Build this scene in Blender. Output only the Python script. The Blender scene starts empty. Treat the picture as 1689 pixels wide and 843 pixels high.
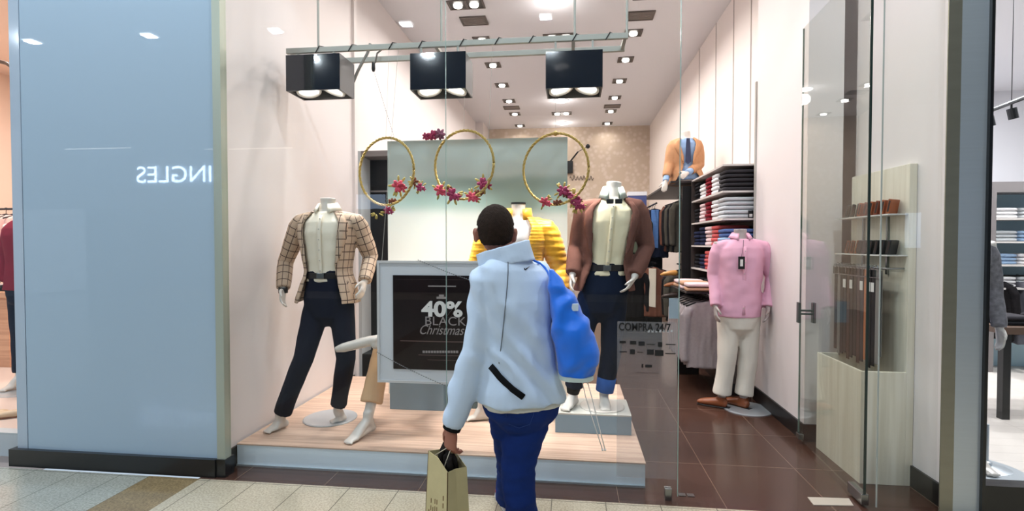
import bpy, bmesh, math, random
from mathutils import Vector, Matrix, noise
random.seed(7)
PI = math.pi
SC = bpy.context.scene
COL = SC.collection

# ------------------------------------------------------------------ camera
F_PX = 850.0
YAW = math.atan(100 / F_PX)
PITCH = math.atan(19.5 / F_PX)
EYE = 1.5
cd = bpy.data.cameras.new('camera')
cam = bpy.data.objects.new('camera', cd)
COL.objects.link(cam)
cd.sensor_width = 36
cd.lens = F_PX / 1689 * 36
cd.clip_start = 0.05
cam.location = (0, 0, EYE)
cam.rotation_euler = (PI / 2 - PITCH, 0, YAW)
SC.camera = cam

# ------------------------------------------------------------------ world, exposure, area lights
SC.view_settings.view_transform = 'Standard'
SC.view_settings.look = 'None'
SC.view_settings.gamma = 1
SC.view_settings.use_curve_mapping = False
SC.view_settings.exposure = 0.1
W = bpy.data.worlds.new('world')
SC.world = W
W.use_nodes = True
W.node_tree.nodes['Background'].inputs[0].default_value = (0.62, 0.74, 0.88, 1)
W.node_tree.nodes['Background'].inputs[1].default_value = 0.75
SHOP_LAMP = 17.0        # W per recessed spotlight of the shop
BOX_LAMP = 4.6         # W per lamp of the black boxes
HALL_LAMP = 38.0        # W per concourse ceiling panel
SIDE_LAMP = 95.0        # W in the neighbouring shops
WARM = (1.0, 0.94, 0.905)
COOL = (0.80, 0.90, 1.0)
ZC = 4.4                # shop ceiling
ZH = 4.8                # concourse ceiling
YG = 3.08               # plane of the shop glass


def area_light(name, loc, size, power, color, rot=(0, 0, 0), parent=None, size_y=None, spread=PI):
    d = bpy.data.lights.new(name, 'AREA')
    d.size = size
    if size_y:
        d.shape = 'RECTANGLE'
        d.size_y = size_y
    d.energy = power
    d.color = color
    d.spread = spread
    o = bpy.data.objects.new(name, d)
    COL.objects.link(o)
    o.location = loc
    o.rotation_euler = rot
    if parent:
        o.parent = parent
    return o


# ------------------------------------------------------------------ helpers
def ray(px, py):
    u = (px - 844.5) / F_PX
    v = -(py - 421.5) / F_PX
    f = math.cos(PITCH) + v * math.sin(PITCH)
    z = v * math.cos(PITCH) - math.sin(PITCH)
    return Vector((u * math.cos(YAW) - f * math.sin(YAW), u * math.sin(YAW) + f * math.cos(YAW), z))


def at(px, py, Y):
    """the place at depth Y that the photo shows at a pixel (used to measure sizes and positions)"""
    r = ray(px, py)
    t = Y / r.y
    return Vector((r.x * t, Y, EYE + r.z * t))


def lin(c):
    c = c / 255.0
    return c / 12.92 if c <= 0.04045 else ((c + 0.055) / 1.055) ** 2.4


def rgb(r, g, b):
    return (lin(r), lin(g), lin(b), 1)


MATS = {}


def mat(name, col, rough=0.6, metal=0.0, var=0.0, vscale=8.0, bump=0.0, bscale=40.0, emit=0.0, coat=0.0, stretch=(1, 1, 1), spec=0.5, sheen=0.0):
    if name in MATS:
        return MATS[name]
    m = bpy.data.materials.new(name)
    m.use_nodes = True
    nt = m.node_tree
    b = nt.nodes['Principled BSDF']
    b.inputs['Base Color'].default_value = col
    b.inputs['Roughness'].default_value = rough
    b.inputs['Metallic'].default_value = metal
    b.inputs['Coat Weight'].default_value = coat
    b.inputs['Specular IOR Level'].default_value = 0.12 if (rough >= 0.68 and spec == 0.5) else spec
    b.inputs['Sheen Weight'].default_value = sheen
    tc = nt.nodes.new('ShaderNodeTexCoord')
    mp = nt.nodes.new('ShaderNodeMapping')
    mp.inputs['Scale'].default_value = stretch
    nt.links.new(tc.outputs['Object'], mp.inputs[0])
    m['mp'] = mp.name
    if var > 0:
        n = nt.nodes.new('ShaderNodeTexNoise')
        n.inputs['Scale'].default_value = vscale
        n.inputs['Detail'].default_value = 6
        nt.links.new(mp.outputs[0], n.inputs['Vector'])
        mx = nt.nodes.new('ShaderNodeMix')
        mx.data_type = 'RGBA'
        mx.inputs[6].default_value = tuple(max(0, c * (1 - var)) for c in col[:3]) + (1,)
        mx.inputs[7].default_value = tuple(min(1, c * (1 + var)) for c in col[:3]) + (1,)
        nt.links.new(n.outputs['Fac'], mx.inputs[0])
        nt.links.new(mx.outputs[2], b.inputs['Base Color'])
    if bump > 0:
        n2 = nt.nodes.new('ShaderNodeTexNoise')
        n2.inputs['Scale'].default_value = bscale
        n2.inputs['Detail'].default_value = 4
        nt.links.new(mp.outputs[0], n2.inputs['Vector'])
        bp = nt.nodes.new('ShaderNodeBump')
        bp.inputs['Strength'].default_value = bump
        bp.inputs['Distance'].default_value = 0.01
        nt.links.new(n2.outputs['Fac'], bp.inputs['Height'])
        nt.links.new(bp.outputs[0], b.inputs['Normal'])
    if emit > 0:
        b.inputs['Emission Color'].default_value = col
        b.inputs['Emission Strength'].default_value = emit
    MATS[name] = m
    return m


def glass_mat(name, tint=(0.93, 0.97, 0.95), refl=1.0, rough=0.0):
    """thin pane: clear transmission with a Fresnel mirror coat"""
    if name in MATS:
        return MATS[name]
    m = bpy.data.materials.new(name)
    m.use_nodes = True
    nt = m.node_tree
    nt.nodes.clear()
    out = nt.nodes.new('ShaderNodeOutputMaterial')
    tr = nt.nodes.new('ShaderNodeBsdfTransparent')
    tr.inputs[0].default_value = tint + (1,)
    gl = nt.nodes.new('ShaderNodeBsdfGlossy')
    gl.inputs['Roughness'].default_value = rough
    gl.inputs[0].default_value = (1, 1, 1, 1)
    ge = nt.nodes.new('ShaderNodeNewGeometry')
    dt = nt.nodes.new('ShaderNodeVectorMath')
    dt.operation = 'DOT_PRODUCT'
    nt.links.new(ge.outputs['Normal'], dt.inputs[0])
    nt.links.new(ge.outputs['Incoming'], dt.inputs[1])
    ab = node_math(nt, 'ABSOLUTE', dt.outputs['Value'])
    k5 = node_math(nt, 'POWER', node_math(nt, 'SUBTRACT', 1.0, ab), 5.0)
    fr = node_math(nt, 'MULTIPLY_ADD', k5, 0.96, 0.04)
    mu = nt.nodes.new('ShaderNodeMath')
    mu.operation = 'MULTIPLY'
    mu.inputs[1].default_value = refl
    mu.use_clamp = True
    mx = nt.nodes.new('ShaderNodeMixShader')
    nt.links.new(fr, mu.inputs[0])
    nt.links.new(mu.outputs[0], mx.inputs[0])
    nt.links.new(tr.outputs[0], mx.inputs[1])
    nt.links.new(gl.outputs[0], mx.inputs[2])
    nt.links.new(mx.outputs[0], out.inputs[0])
    MATS[name] = m
    return m


def haze_mat(name, col, alpha):
    m = bpy.data.materials.new(name)
    m.use_nodes = True
    b = m.node_tree.nodes['Principled BSDF']
    b.inputs['Base Color'].default_value = col
    b.inputs['Alpha'].default_value = alpha
    b.inputs['Roughness'].default_value = 0.4
    return m


def node_math(nt, op, a, b=None, c=None):
    n = nt.nodes.new('ShaderNodeMath')
    n.operation = op
    for i, v in enumerate((a, b, c)):
        if v is None:
            continue
        if isinstance(v, (int, float)):
            n.inputs[i].default_value = v
        else:
            nt.links.new(v, n.inputs[i])
    return n.outputs[0]


def grid_mat(name, base, line, px, py, wx, rough=0.3, axes='XY', ox=0.0, oy=0.0, var=0.1, vscale=6, speck=0.0, stretch=(1, 1, 1), coat=0.0, wy=None, bump=0.0):
    """tiles or check: thin lines every px, py metres along two axes (pattern of the surface itself)"""
    m = mat(name, base, rough, var=max(var, 0.001), vscale=vscale, stretch=stretch, coat=coat)
    nt = m.node_tree
    b = nt.nodes['Principled BSDF']
    src = b.inputs['Base Color'].links[0].from_socket
    tc = [n for n in nt.nodes if n.type == 'TEX_COORD'][0]
    sp = nt.nodes.new('ShaderNodeSeparateXYZ')
    nt.links.new(tc.outputs['Object'], sp.inputs[0])
    masks = []
    for ax, per, off, w in ((axes[0], px, ox, wx), (axes[1], py, oy, wy or wx)):
        if 'A' in axes:                              # worn cloth: the woven coordinates kept on the mesh
            an = nt.nodes.new('ShaderNodeAttribute')
            an.attribute_name = 'weave'
            nt.links.new(an.outputs['Vector'], sp.inputs[0])
        s = node_math(nt, 'ADD', sp.outputs['X' if ax == 'A' else ax], 1000 * per - off)
        s = node_math(nt, 'MODULO', s, per)
        masks.append(node_math(nt, 'LESS_THAN', s, w))
    k = node_math(nt, 'MAXIMUM', masks[0], masks[1])
    if speck > 0:
        n = nt.nodes.new('ShaderNodeTexNoise')
        n.inputs['Scale'].default_value = 90
        n.inputs['Detail'].default_value = 3
        nt.links.new(tc.outputs['Object'], n.inputs['Vector'])
        r = nt.nodes.new('ShaderNodeValToRGB')
        r.color_ramp.elements[0].position = 0.35
        r.color_ramp.elements[0].color = (1 - speck,) * 3 + (1,)
        r.color_ramp.elements[1].position = 0.6
        r.color_ramp.elements[1].color = (1, 1, 1, 1)
        nt.links.new(n.outputs['Fac'], r.inputs[0])
        mm = nt.nodes.new('ShaderNodeMix')
        mm.data_type = 'RGBA'
        mm.blend_type = 'MULTIPLY'
        mm.inputs[0].default_value = 1
        nt.links.new(src, mm.inputs[6])
        nt.links.new(r.outputs[0], mm.inputs[7])
        src = mm.outputs[2]
    mx = nt.nodes.new('ShaderNodeMix')
    mx.data_type = 'RGBA'
    nt.links.new(k, mx.inputs[0])
    nt.links.new(src, mx.inputs[6])
    mx.inputs[7].default_value = line
    nt.links.new(mx.outputs[2], b.inputs['Base Color'])
    return m


ORG = {}


def org(o):
    while o is not None:
        if o.name in ORG:
            return ORG[o.name]
        o = o.parent
    return Vector((0, 0, 0))


def tag(o, label=None, cat=None, group=None, kind=None):
    if label:
        o['label'] = label
    if cat:
        o['category'] = cat
    if group:
        o['group'] = group
    if kind:
        o['kind'] = kind
    return o


def thing(name, label, cat, loc=(0, 0, 0), group=None, rz=0.0):
    o = bpy.data.objects.new(name, None)
    o.empty_display_size = 0.05
    COL.objects.link(o)
    o.location = loc
    o.rotation_euler = (0, 0, rz)
    ORG[o.name] = Vector(loc)
    return tag(o, label, cat, group)


class MB:
    def __init__(s):
        s.bm = bmesh.new()
        s.mi = 0

    def _f(s, vs):
        try:
            f = s.bm.faces.new(vs)
            f.material_index = s.mi
            return f
        except ValueError:
            return None

    def box(s, x0, x1, y0, y1, z0, z1, rot=0.0, piv=None):
        c = [(x, y, z) for z in (z0, z1) for y in (y0, y1) for x in (x0, x1)]
        if rot:
            px, py = piv if piv else ((x0 + x1) / 2, (y0 + y1) / 2)
            ca, sa = math.cos(rot), math.sin(rot)
            c = [(px + (x - px) * ca - (y - py) * sa, py + (x - px) * sa + (y - py) * ca, z) for x, y, z in c]
        v = [s.bm.verts.new(p) for p in c]
        for q in ((0, 2, 3, 1), (4, 5, 7, 6), (0, 1, 5, 4), (2, 6, 7, 3), (0, 4, 6, 2), (1, 3, 7, 5)):
            s._f([v[i] for i in q])
        return s

    def loft(s, rings, cap=True, closed=True):
        vr = [[s.bm.verts.new(p) for p in r] for r in rings]
        n = len(vr[0])
        for a, b in zip(vr, vr[1:]):
            for i in range(n if closed else n - 1):
                j = (i + 1) % n
                s._f([a[i], a[j], b[j], b[i]])
        if cap and closed:
            s._f(list(reversed(vr[0])))
            s._f(vr[-1])
        return vr

    def tube(s, pts, rad, seg=10, up=None, cap=True):
        """rad: number or list; an entry may be (lateral, other) radii; up fixes the second axis"""
        pts = [Vector(p) for p in pts]
        if not isinstance(rad, (list, tuple)):
            rad = [rad] * len(pts)
        rings = []
        u = None
        for i, p in enumerate(pts):
            d = (pts[min(i + 1, len(pts) - 1)] - pts[max(i - 1, 0)])
            if d.length < 1e-9:
                d = Vector((0, 0, 1))
            d.normalize()
            if up is not None:
                ref = Vector(up)
                u = (ref - d * ref.dot(d))
                if u.length < 1e-4:
                    u = d.orthogonal()
            elif u is None:
                u = d.orthogonal()
            else:
                u = u - d * u.dot(d)
                if u.length < 1e-4:
                    u = d.orthogonal()
            u.normalize()
            v = d.cross(u)
            r = rad[i]
            ra, rb = (r if isinstance(r, (list, tuple)) else (r, r))
            rings.append([p + v * (math.cos(2 * PI * k / seg) * ra) + u * (math.sin(2 * PI * k / seg) * rb) for k in range(seg)])
        s.loft(rings, cap)
        return s

    def rings(s, lst, seg=28, n=2.4, rot=0.0, cap=True):
        """stack of horizontal superellipses (z, cx, cy, rx, ry)"""
        out = []
        for z, cx, cy, rx, ry in lst:
            r = []
            for k in range(seg):
                a = 2 * PI * k / seg
                c, d = math.cos(a), math.sin(a)
                x = rx * math.copysign(abs(c) ** (2 / n), c)
                y = ry * math.copysign(abs(d) ** (2 / n), d)
                r.append((cx + x * math.cos(rot) - y * math.sin(rot), cy + x * math.sin(rot) + y * math.cos(rot), z))
            out.append(r)
        s.loft(out, cap)
        return s

    def ball(s, c, rx, ry=None, rz=None, seg=16, n=10, M=None):
        ry = ry or rx
        rz = rz or rx
        mtx = Matrix.Translation(Vector(c)) @ (M if M else Matrix.Identity(4)) @ Matrix.Diagonal((rx, ry, rz, 1))
        r = bmesh.ops.create_uvsphere(s.bm, u_segments=seg, v_segments=n, radius=1, matrix=mtx)
        for v in r['verts']:
            for f in v.link_faces:
                f.material_index = s.mi
        return s

    def lathe(s, c, prof, seg=28, axis='Z'):
        """prof: (radius, height) pairs round the vertical through c"""
        rings = []
        for r, h in prof:
            rings.append([(c[0] + math.cos(2 * PI * k / seg) * max(r, 1e-4), c[1] + math.sin(2 * PI * k / seg) * max(r, 1e-4), c[2] + h) for k in range(seg)])
        s.loft(rings)
        return s

    def prism(s, poly, axis, a, b):
        """polygon of 2D points pushed along an axis from a to b"""
        def P(p, t):
            return {'X': (t, p[0], p[1]), 'Y': (p[0], t, p[1]), 'Z': (p[0], p[1], t)}[axis]
        v0 = [s.bm.verts.new(P(p, a)) for p in poly]
        v1 = [s.bm.verts.new(P(p, b)) for p in poly]
        n = len(poly)
        s._f(v0)
        s._f(list(reversed(v1)))
        for i in range(n):
            s._f([v0[i], v0[(i + 1) % n], v1[(i + 1) % n], v1[i]])
        return s

    def build(s, name, m, parent=None, smooth=False, voxel=None, smo=0, bevel=0.0, solid=0.0, wr=None, local=False, quilt=None, subs=0):
        bmesh.ops.recalc_face_normals(s.bm, faces=s.bm.faces)
        me = bpy.data.meshes.new(name)
        s.bm.to_mesh(me)
        s.bm.free()
        o = bpy.data.objects.new(name, me)
        COL.objects.link(o)
        if voxel or bevel or solid or smo or subs:
            if bevel:
                md = o.modifiers.new('b', 'BEVEL')
                md.width = bevel
                md.segments = 2
                md.limit_method = 'ANGLE'
            if subs:
                md = o.modifiers.new('u', 'SUBSURF')
                md.levels = md.render_levels = subs
            if solid:
                md = o.modifiers.new('s', 'SOLIDIFY')
                md.thickness = solid
                md.offset = 0
            if voxel:
                md = o.modifiers.new('r', 'REMESH')
                md.mode = 'VOXEL'
                md.voxel_size = voxel
                md.use_smooth_shade = True
            if smo:
                md = o.modifiers.new('m', 'SMOOTH')
                md.iterations = smo
                md.factor = 0.5
            dg = bpy.context.evaluated_depsgraph_get()
            me2 = bpy.data.meshes.new_from_object(o.evaluated_get(dg))
            me2.name = name
            o.modifiers.clear()
            o.data = me2
            bpy.data.meshes.remove(me)
            me = me2
        if wr:
            amp, sc = wr[0], wr[1]
            st = wr[2] if len(wr) > 2 else (1, 1, 1)
            ns = [v.normal.copy() for v in me.vertices]
            for v, nn in zip(me.vertices, ns):
                p = Vector((v.co.x * st[0], v.co.y * st[1], v.co.z * st[2])) * sc
                k = noise.noise(p) + 0.5 * noise.noise(p * 2.1 + Vector((5, 3, 1)))
                v.co += nn * (amp * k)
        if quilt:
            ns = [v.normal.copy() for v in me.vertices]
            for v, nn in zip(me.vertices, ns):
                q = quilt(v.co)
                v.co += nn * q
        mats = m if isinstance(m, (list, tuple)) else [m]
        me.materials.clear()
        for x in mats:
            me.materials.append(x)
        if smooth or voxel:
            for p in me.polygons:
                p.use_smooth = True
        if parent is not None:
            if not local:
                me.transform(Matrix.Translation(-org(parent)))
            o.parent = parent
        return o


def struct(o, label=None):
    o['kind'] = 'structure'
    if label:
        o['label'] = label
    return o


def text_mesh(name, body, size, m, parent, loc, rot, ext=0.002, align='LEFT', shear=0.0, bold=0.0, space=1.0, sx=1.0):
    c = bpy.data.curves.new(name, 'FONT')
    c.body = body
    c.size = size
    c.extrude = ext
    c.align_x = align
    c.shear = shear
    c.offset = bold
    c.space_character = space
    t = bpy.data.objects.new(name + '_src', c)
    COL.objects.link(t)
    dg = bpy.context.evaluated_depsgraph_get()
    me = bpy.data.meshes.new_from_object(t.evaluated_get(dg))
    bpy.data.objects.remove(t)
    me.name = name
    me.materials.clear()
    me.materials.append(m)
    o = bpy.data.objects.new(name, me)
    COL.objects.link(o)
    M = Matrix.Translation(Vector(loc)) @ rot.to_4x4() @ Matrix.Diagonal((sx, 1, 1, 1))
    me.transform(M)
    if parent is not None:
        me.transform(Matrix.Translation(-org(parent)))
        o.parent = parent
    return o


FACE_CAM = Matrix(((1, 0, 0), (0, 0, -1), (0, 1, 0)))      # text read from -y
FACE_SHOP = Matrix(((-1, 0, 0), (0, 0, 1), (0, 1, 0)))     # text read from +y


def dup(o, parent=None, rename=None):
    c = o.copy()
    COL.objects.link(c)
    if parent is not None:
        c.parent = parent
    for ch in list(o.children):
        dup(ch, c)
    return c


ORD = ['first', 'second', 'third', 'fourth', 'fifth', 'sixth', 'seventh', 'eighth', 'ninth', 'tenth', 'eleventh', 'twelfth', 'thirteenth', 'fourteenth']

# ------------------------------------------------------------------ materials
M_wall = mat('wall_paint', rgb(232, 224, 222), 0.55, var=0.015, vscale=1.5)
M_wallpanel = mat('wall_panel_paint', rgb(238, 228, 222), 0.5, var=0.02, vscale=2)
M_ceil = mat('ceiling_paint', rgb(240, 240, 244), 0.8)
M_black = mat('black_plinth', rgb(14, 14, 15), 0.3, coat=0.3)
M_steel = mat('brushed_steel', rgb(196, 204, 210), 0.32, 0.6, var=0.05, vscale=3, stretch=(1, 1, 30))
M_chrome = mat('satin_chrome', rgb(150, 154, 154), 0.25, 1.0)
M_rail = mat('grey_rail', rgb(176, 176, 168), 0.5, 0.15)
M_whiteplastic = mat('mannequin_gloss', rgb(214, 208, 200), 0.28, coat=0.3)
M_bluegrey = mat('slate_blue_paint', rgb(132, 158, 174), 0.5, var=0.04, vscale=4)
M_bluegreytop = mat('pale_grey_paint', rgb(200, 200, 192), 0.5)
M_riser = mat('white_lacquer', rgb(234, 246, 255), 0.3, coat=0.2)
M_glass = glass_mat('window_glass', (0.972, 0.978, 0.972), 0.36)
M_doorglass = glass_mat('door_glass', (0.93, 0.95, 0.93), 0.9)
M_backglass = mat('back_painted_glass', rgb(168, 188, 204), 0.012, spec=0.4)
M_dark = mat('dark_metal', rgb(30, 31, 33), 0.4, 0.3)
M_lampglow = mat('lamp_glow', (1.0, 0.96, 0.9, 1), 0.5, emit=14)
M_coolglow = mat('cool_lamp_glow', (0.86, 0.94, 1.0, 1), 0.5, emit=16)

M_shopfloor = grid_mat('brown_floor_tile', rgb(72, 49, 40), rgb(112, 92, 78), 0.6, 0.6, 0.005, 0.22, ox=0.27, oy=3.0, var=0.16, vscale=2.5, coat=0.15)
M_granite = grid_mat('granite_tile', rgb(198, 186, 162), rgb(120, 112, 98), 0.31, 0.62, 0.006, 0.2, ox=-0.12, oy=2.98, var=0.1, vscale=5, speck=0.3, coat=0.2)
M_granite2 = grid_mat('grey_granite_tile', rgb(172, 172, 160), rgb(112, 112, 102), 0.31, 0.62, 0.006, 0.2, ox=-0.12, oy=2.98, var=0.2, vscale=5, speck=0.35, coat=0.2)
M_granite3 = grid_mat('brown_granite_tile', rgb(150, 128, 92), rgb(100, 84, 60), 0.62, 0.62, 0.004, 0.2, ox=-2.71, oy=2.98, var=0.35, vscale=14, speck=0.4, coat=0.2)


def wood_mat(name, c1, c2, axis='X', scale=3.0, rough=0.45):
    m = mat(name, c1, rough)
    nt = m.node_tree
    b = nt.nodes['Principled BSDF']
    mp = [n for n in nt.nodes if n.type == 'MAPPING'][0]
    s = {'X': (0.6, 14, 14), 'Y': (14, 0.6, 14), 'Z': (14, 14, 0.6)}[axis]
    mp.inputs['Scale'].default_value = s
    n = nt.nodes.new('ShaderNodeTexNoise')
    n.inputs['Scale'].default_value = scale
    n.inputs['Detail'].default_value = 8
    nt.links.new(mp.outputs[0], n.inputs['Vector'])
    r = nt.nodes.new('ShaderNodeValToRGB')
    r.color_ramp.elements[0].position = 0.35
    r.color_ramp.elements[0].color = c2
    r.color_ramp.elements[1].position = 0.65
    r.color_ramp.elements[1].color = c1
    nt.links.new(n.outputs['Fac'], r.inputs[0])
    nt.links.new(r.outputs[0], b.inputs['Base Color'])
    return m


M_deck = wood_mat('pale_oak_laminate', rgb(222, 192, 170), rgb(192, 160, 140), 'X')
M_cabwood = wood_mat('washed_ash_laminate', rgb(236, 230, 214), rgb(220, 212, 192), 'Z', 2.0)
M_tanwood = wood_mat('tan_wood', rgb(214, 164, 130), rgb(190, 140, 108), 'X')


# ------------------------------------------------------------------ setting
def sbox(name, m, b, label=None, bevel=0.0):
    o = MB().box(*b).build(name, m, bevel=bevel)
    return struct(o, label)


XL, XR = -2.27, 1.75
# shop
sbox('floor', M_shopfloor, (XL - 0.1, 2.23, 3.0, 13.1, -0.1, 0.0), 'dark brown glossy floor tiles inside the clothes shop')
sbox('floor_concourse', M_granite, (-2.05, 16.0, -7.2, 3.0, -0.1, 0.0), 'beige speckled granite floor of the mall concourse')
sbox('floor_stripe', M_granite3, (-2.71, -2.36, -7.2, 3.0, -0.1, 0.0), 'brown granite stripe crossing the concourse floor')
sbox('floor_edge_strip', M_granite, (-2.36, -2.05, -7.2, 3.0, -0.1, 0.0))
sbox('floor_grey', M_granite2, (-16.0, -2.71, -7.2, 3.0, -0.1, 0.0), 'grey green granite floor beside the brown stripe')
sbox('ceiling', M_ceil, (-2.5, 2.3, 3.02, 13.2, ZC, ZC + 0.1), 'pinkish white ceiling of the clothes shop')
sbox('wall_left', M_wall, (XL - 0.12, XL, 3.1, 5.2, 0.0, ZC))
sbox('wall_left_rear', M_wall, (XL - 0.2, XL - 0.04, 5.2, 13.0, 0.0, ZC))
sbox('trim_1', M_wall, (XL - 0.1, XL + 0.03, 5.13, 5.2, 0.0, ZC), 'upright corner trim at the end of the display wall')
sbox('wall_left_pier', M_wall, (XL - 0.04, XL + 0.14, 12.2, 13.0, 0.0, ZC))
sbox('wall_right', M_wall, (XR, 2.0, 4.12, 5.2, 0.0, ZC))
sbox('wall_right_rear', M_wallpanel, (1.87, 2.0, 5.2, 13.0, 0.0, ZC))
sbox('wall_right_niche', M_wall, (2.09, 2.2, 3.1, 4.12, 0.0, ZC))
sbox('trim_2', mat('grey_trim', rgb(176, 172, 166), 0.5), (XR - 0.012, XR + 0.12, 5.2, 5.235, 0.0, 3.05), 'grey upright profile where the right wall steps back')
wp = mat('beige_wallpaper', rgb(226, 206, 186), 0.7)
nt = wp.node_tree
vo = nt.nodes.new('ShaderNodeTexVoronoi')
vo.inputs['Scale'].default_value = 9
rr = nt.nodes.new('ShaderNodeValToRGB')
rr.color_ramp.elements[0].position = 0.25
rr.color_ramp.elements[0].color = rgb(220, 204, 190)
rr.color_ramp.elements[1].position = 0.5
rr.color_ramp.elements[1].color = rgb(208, 190, 170)
nt.links.new([n for n in nt.nodes if n.type == 'MAPPING'][0].outputs[0], vo.inputs['Vector'])
nt.links.new(vo.outputs['Distance'], rr.inputs[0])
nt.links.new(rr.outputs[0], nt.nodes['Principled BSDF'].inputs['Base Color'])
sbox('wall_back', wp, (-2.5, 2.2, 13.0, 13.1, 0.0, ZC), 'back wall with beige leafy wallpaper')
# panel joints on the right wall
for k, y in enumerate((5.75, 6.35, 7.1, 8.0)):
    sbox('trim_%d' % (10 + k), mat('joint', rgb(190, 180, 174), 0.6), (1.862, 1.872, y, y + 0.012, 2.3, ZC))
# baseboards
M_base = mat('black_baseboard', rgb(22, 20, 20), 0.35)
sbox('baseboard_right', M_base, (XR - 0.015, XR, 4.12, 5.2, 0.0, 0.13))
sbox('baseboard_right_end', M_base, (XR - 0.015, 2.0, 4.105, 4.12, 0.0, 0.13))
sbox('baseboard_niche', M_base, (2.075, 2.09, 3.12, 4.105, 0.0, 0.13))
sbox('baseboard_left', M_base, (XL, XL + 0.015, 3.13, 5.2, 0.0, 0.13))
sbox('baseboard_right_rear', M_base, (1.855, 1.87, 5.235, 13.0, 0.0, 0.18))
# left pillar: back-painted glass over a core, black plinth
sbox('pillar_left', mat('pillar_core', rgb(150, 160, 166), 0.5), (-3.73, XL - 0.02, 3.075, 3.6, 0.0, ZH))
sbox('window_7', M_backglass, (-3.652, XL + 0.0, 3.05, 3.072, 0.115, ZH), 'pale blue back painted glass cladding on the pillar')
sbox('window_8', mat('pillar_edge_glass', rgb(176, 190, 204), 0.1, coat=0.6), (-3.735, -3.66, 3.05, 3.072, 0.115, ZH), 'narrow glass strip at the outer edge of the pillar')
sbox('trim_3', mat('pillar_return', rgb(176, 182, 166), 0.35, 0.3), (XL + 0.003, XL + 0.058, 3.04, 3.1, 0.1, ZH), 'pale green grey metal profile at the pillar corner')
sbox('baseboard_pillar', M_black, (-3.77, XL + 0.0, 3.02, 3.2, 0.0, 0.115), 'glossy black base of the pillar')
sbox('baseboard_pillar_end', M_black, (XL, XL + 0.065, 3.03, 3.12, 0.0, 0.115))
# right pillar: stainless steel, then the black frame of the next shop
sbox('pillar_right', M_steel, (2.069, 2.20, 3.05, 3.1, 0.0, ZH), 'brushed stainless steel pillar cladding')
o = sbox('trim_4', mat('steel_reveal', rgb(150, 146, 130), 0.35, 0.7, var=0.12, vscale=3, stretch=(1, 1, 6)), (2.003, 2.069, 3.05, 3.058, 0.0, ZH), 'narrow steel reveal beside the pillar')
sbox('window_6', M_black, (2.2, 2.216, 3.03, 3.1, 0.0, ZH), 'black upright frame of the shop next door')
sbox('trim_5', M_black, (2.216, 5.2, 3.03, 3.12, 0.0, at(1660, 803, 3.03).z), 'black sill under the window next door')
# fascia over the fronts (above the picture)
sbox('wall_fascia', M_riser, (-16, 16, 3.0, 3.06, 4.2, ZH))
# concourse shell
M_hallceil = mat('concourse_ceiling', rgb(150, 158, 166), 0.7)
M_hallwall = mat('concourse_wall', rgb(150, 162, 176), 0.5)
sbox('ceiling_concourse', M_hallceil, (-16, 16, -7.2, 3.06, ZH, ZH + 0.1))
sbox('wall_opposite', M_hallwall, (-16, 16, -7.3, -7.2, 2.5, ZH), 'fascia of the shops across the concourse')
sbox('wall_opposite_back', mat('far_shop', rgb(84, 88, 94), 0.8), (-16, 16, -9.3, -9.2, 0.0, ZH))
sbox('floor_opposite', mat('far_floor', rgb(150, 140, 125), 0.5), (-16, 16, -9.2, -7.2, -0.1, 0.0))
sbox('ceiling_opposite', M_hallceil, (-16, 16, -9.2, -7.2, 3.0, 3.05))
for k, x in enumerate((-11.5, -8.9, -6.3, -3.7, -1.1, 1.5, 4.1, 6.7)):  # unseen lamps added to throw frontal fill on the shop fronts
    o = thing('added_fill_lamp', '%s added fill lamp from the left, unseen across the concourse' % ORD[k], 'ceiling light', (x, -8.2, 2.99), 'added fill lamps across the concourse')
    MB().box(x - 1.1, x + 1.1, -8.7, -7.9, 2.97, 2.99).build('diffuser', mat('fill_glow', (0.86, 0.94, 1.0, 1), 0.5, emit=1.5), o)
    area_light('fill_beam', (0, 0, -0.03), 2.2, HALL_LAMP * 1.2, COOL, parent=o, size_y=0.8)
for k, x in enumerate((-12.7, -10.1, -7.5, -5.0, -2.4, 0.2, 2.8, 5.4, 8.0)):
    sbox('pillar_opposite_%d' % (k + 1), mat('far_pier', rgb(92, 100, 110), 0.5), (x - 0.16, x + 0.16, -7.35, -7.2, 0.0, 2.5))


# ------------------------------------------------------------------ glazing of the front
def pane(name, x0, x1, y=YG, z0=0.02, z1=4.2, m=M_glass, label=None):
    me = MB().box(x0, x1, y - 0.001, y + 0.001, z0, z1).build(name, m)
    return struct(me, label)


x1 = at(736, 400, YG).x
x2 = at(1120, 400, YG).x
pane('window_1', XL + 0.06, x1 - 0.0015, label='left pane of the display window')
w2 = pane('window_2', x1 + 0.0015, x2, label='right pane of the display window beside the entrance')
sbox('window_1_edge', mat('glass_edge', rgb(150, 176, 168), 0.2), (x1 - 0.0015, x1 + 0.0015, YG - 0.004, YG + 0.004, 0.02, 4.2))
sbox('window_2_edge', MATS['glass_edge'], (x2, x2 + 0.004, YG - 0.005, YG + 0.005, 0.02, 4.2))
pane('window_3', 1.70, 2.003, label='fixed side pane behind the open door', m=M_glass)
sbox('window_3_edge', mat('pane_edge', rgb(168, 174, 168), .3), (1.694, 1.70, YG - 0.003, YG + 0.003, 0.02, 4.2))
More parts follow.
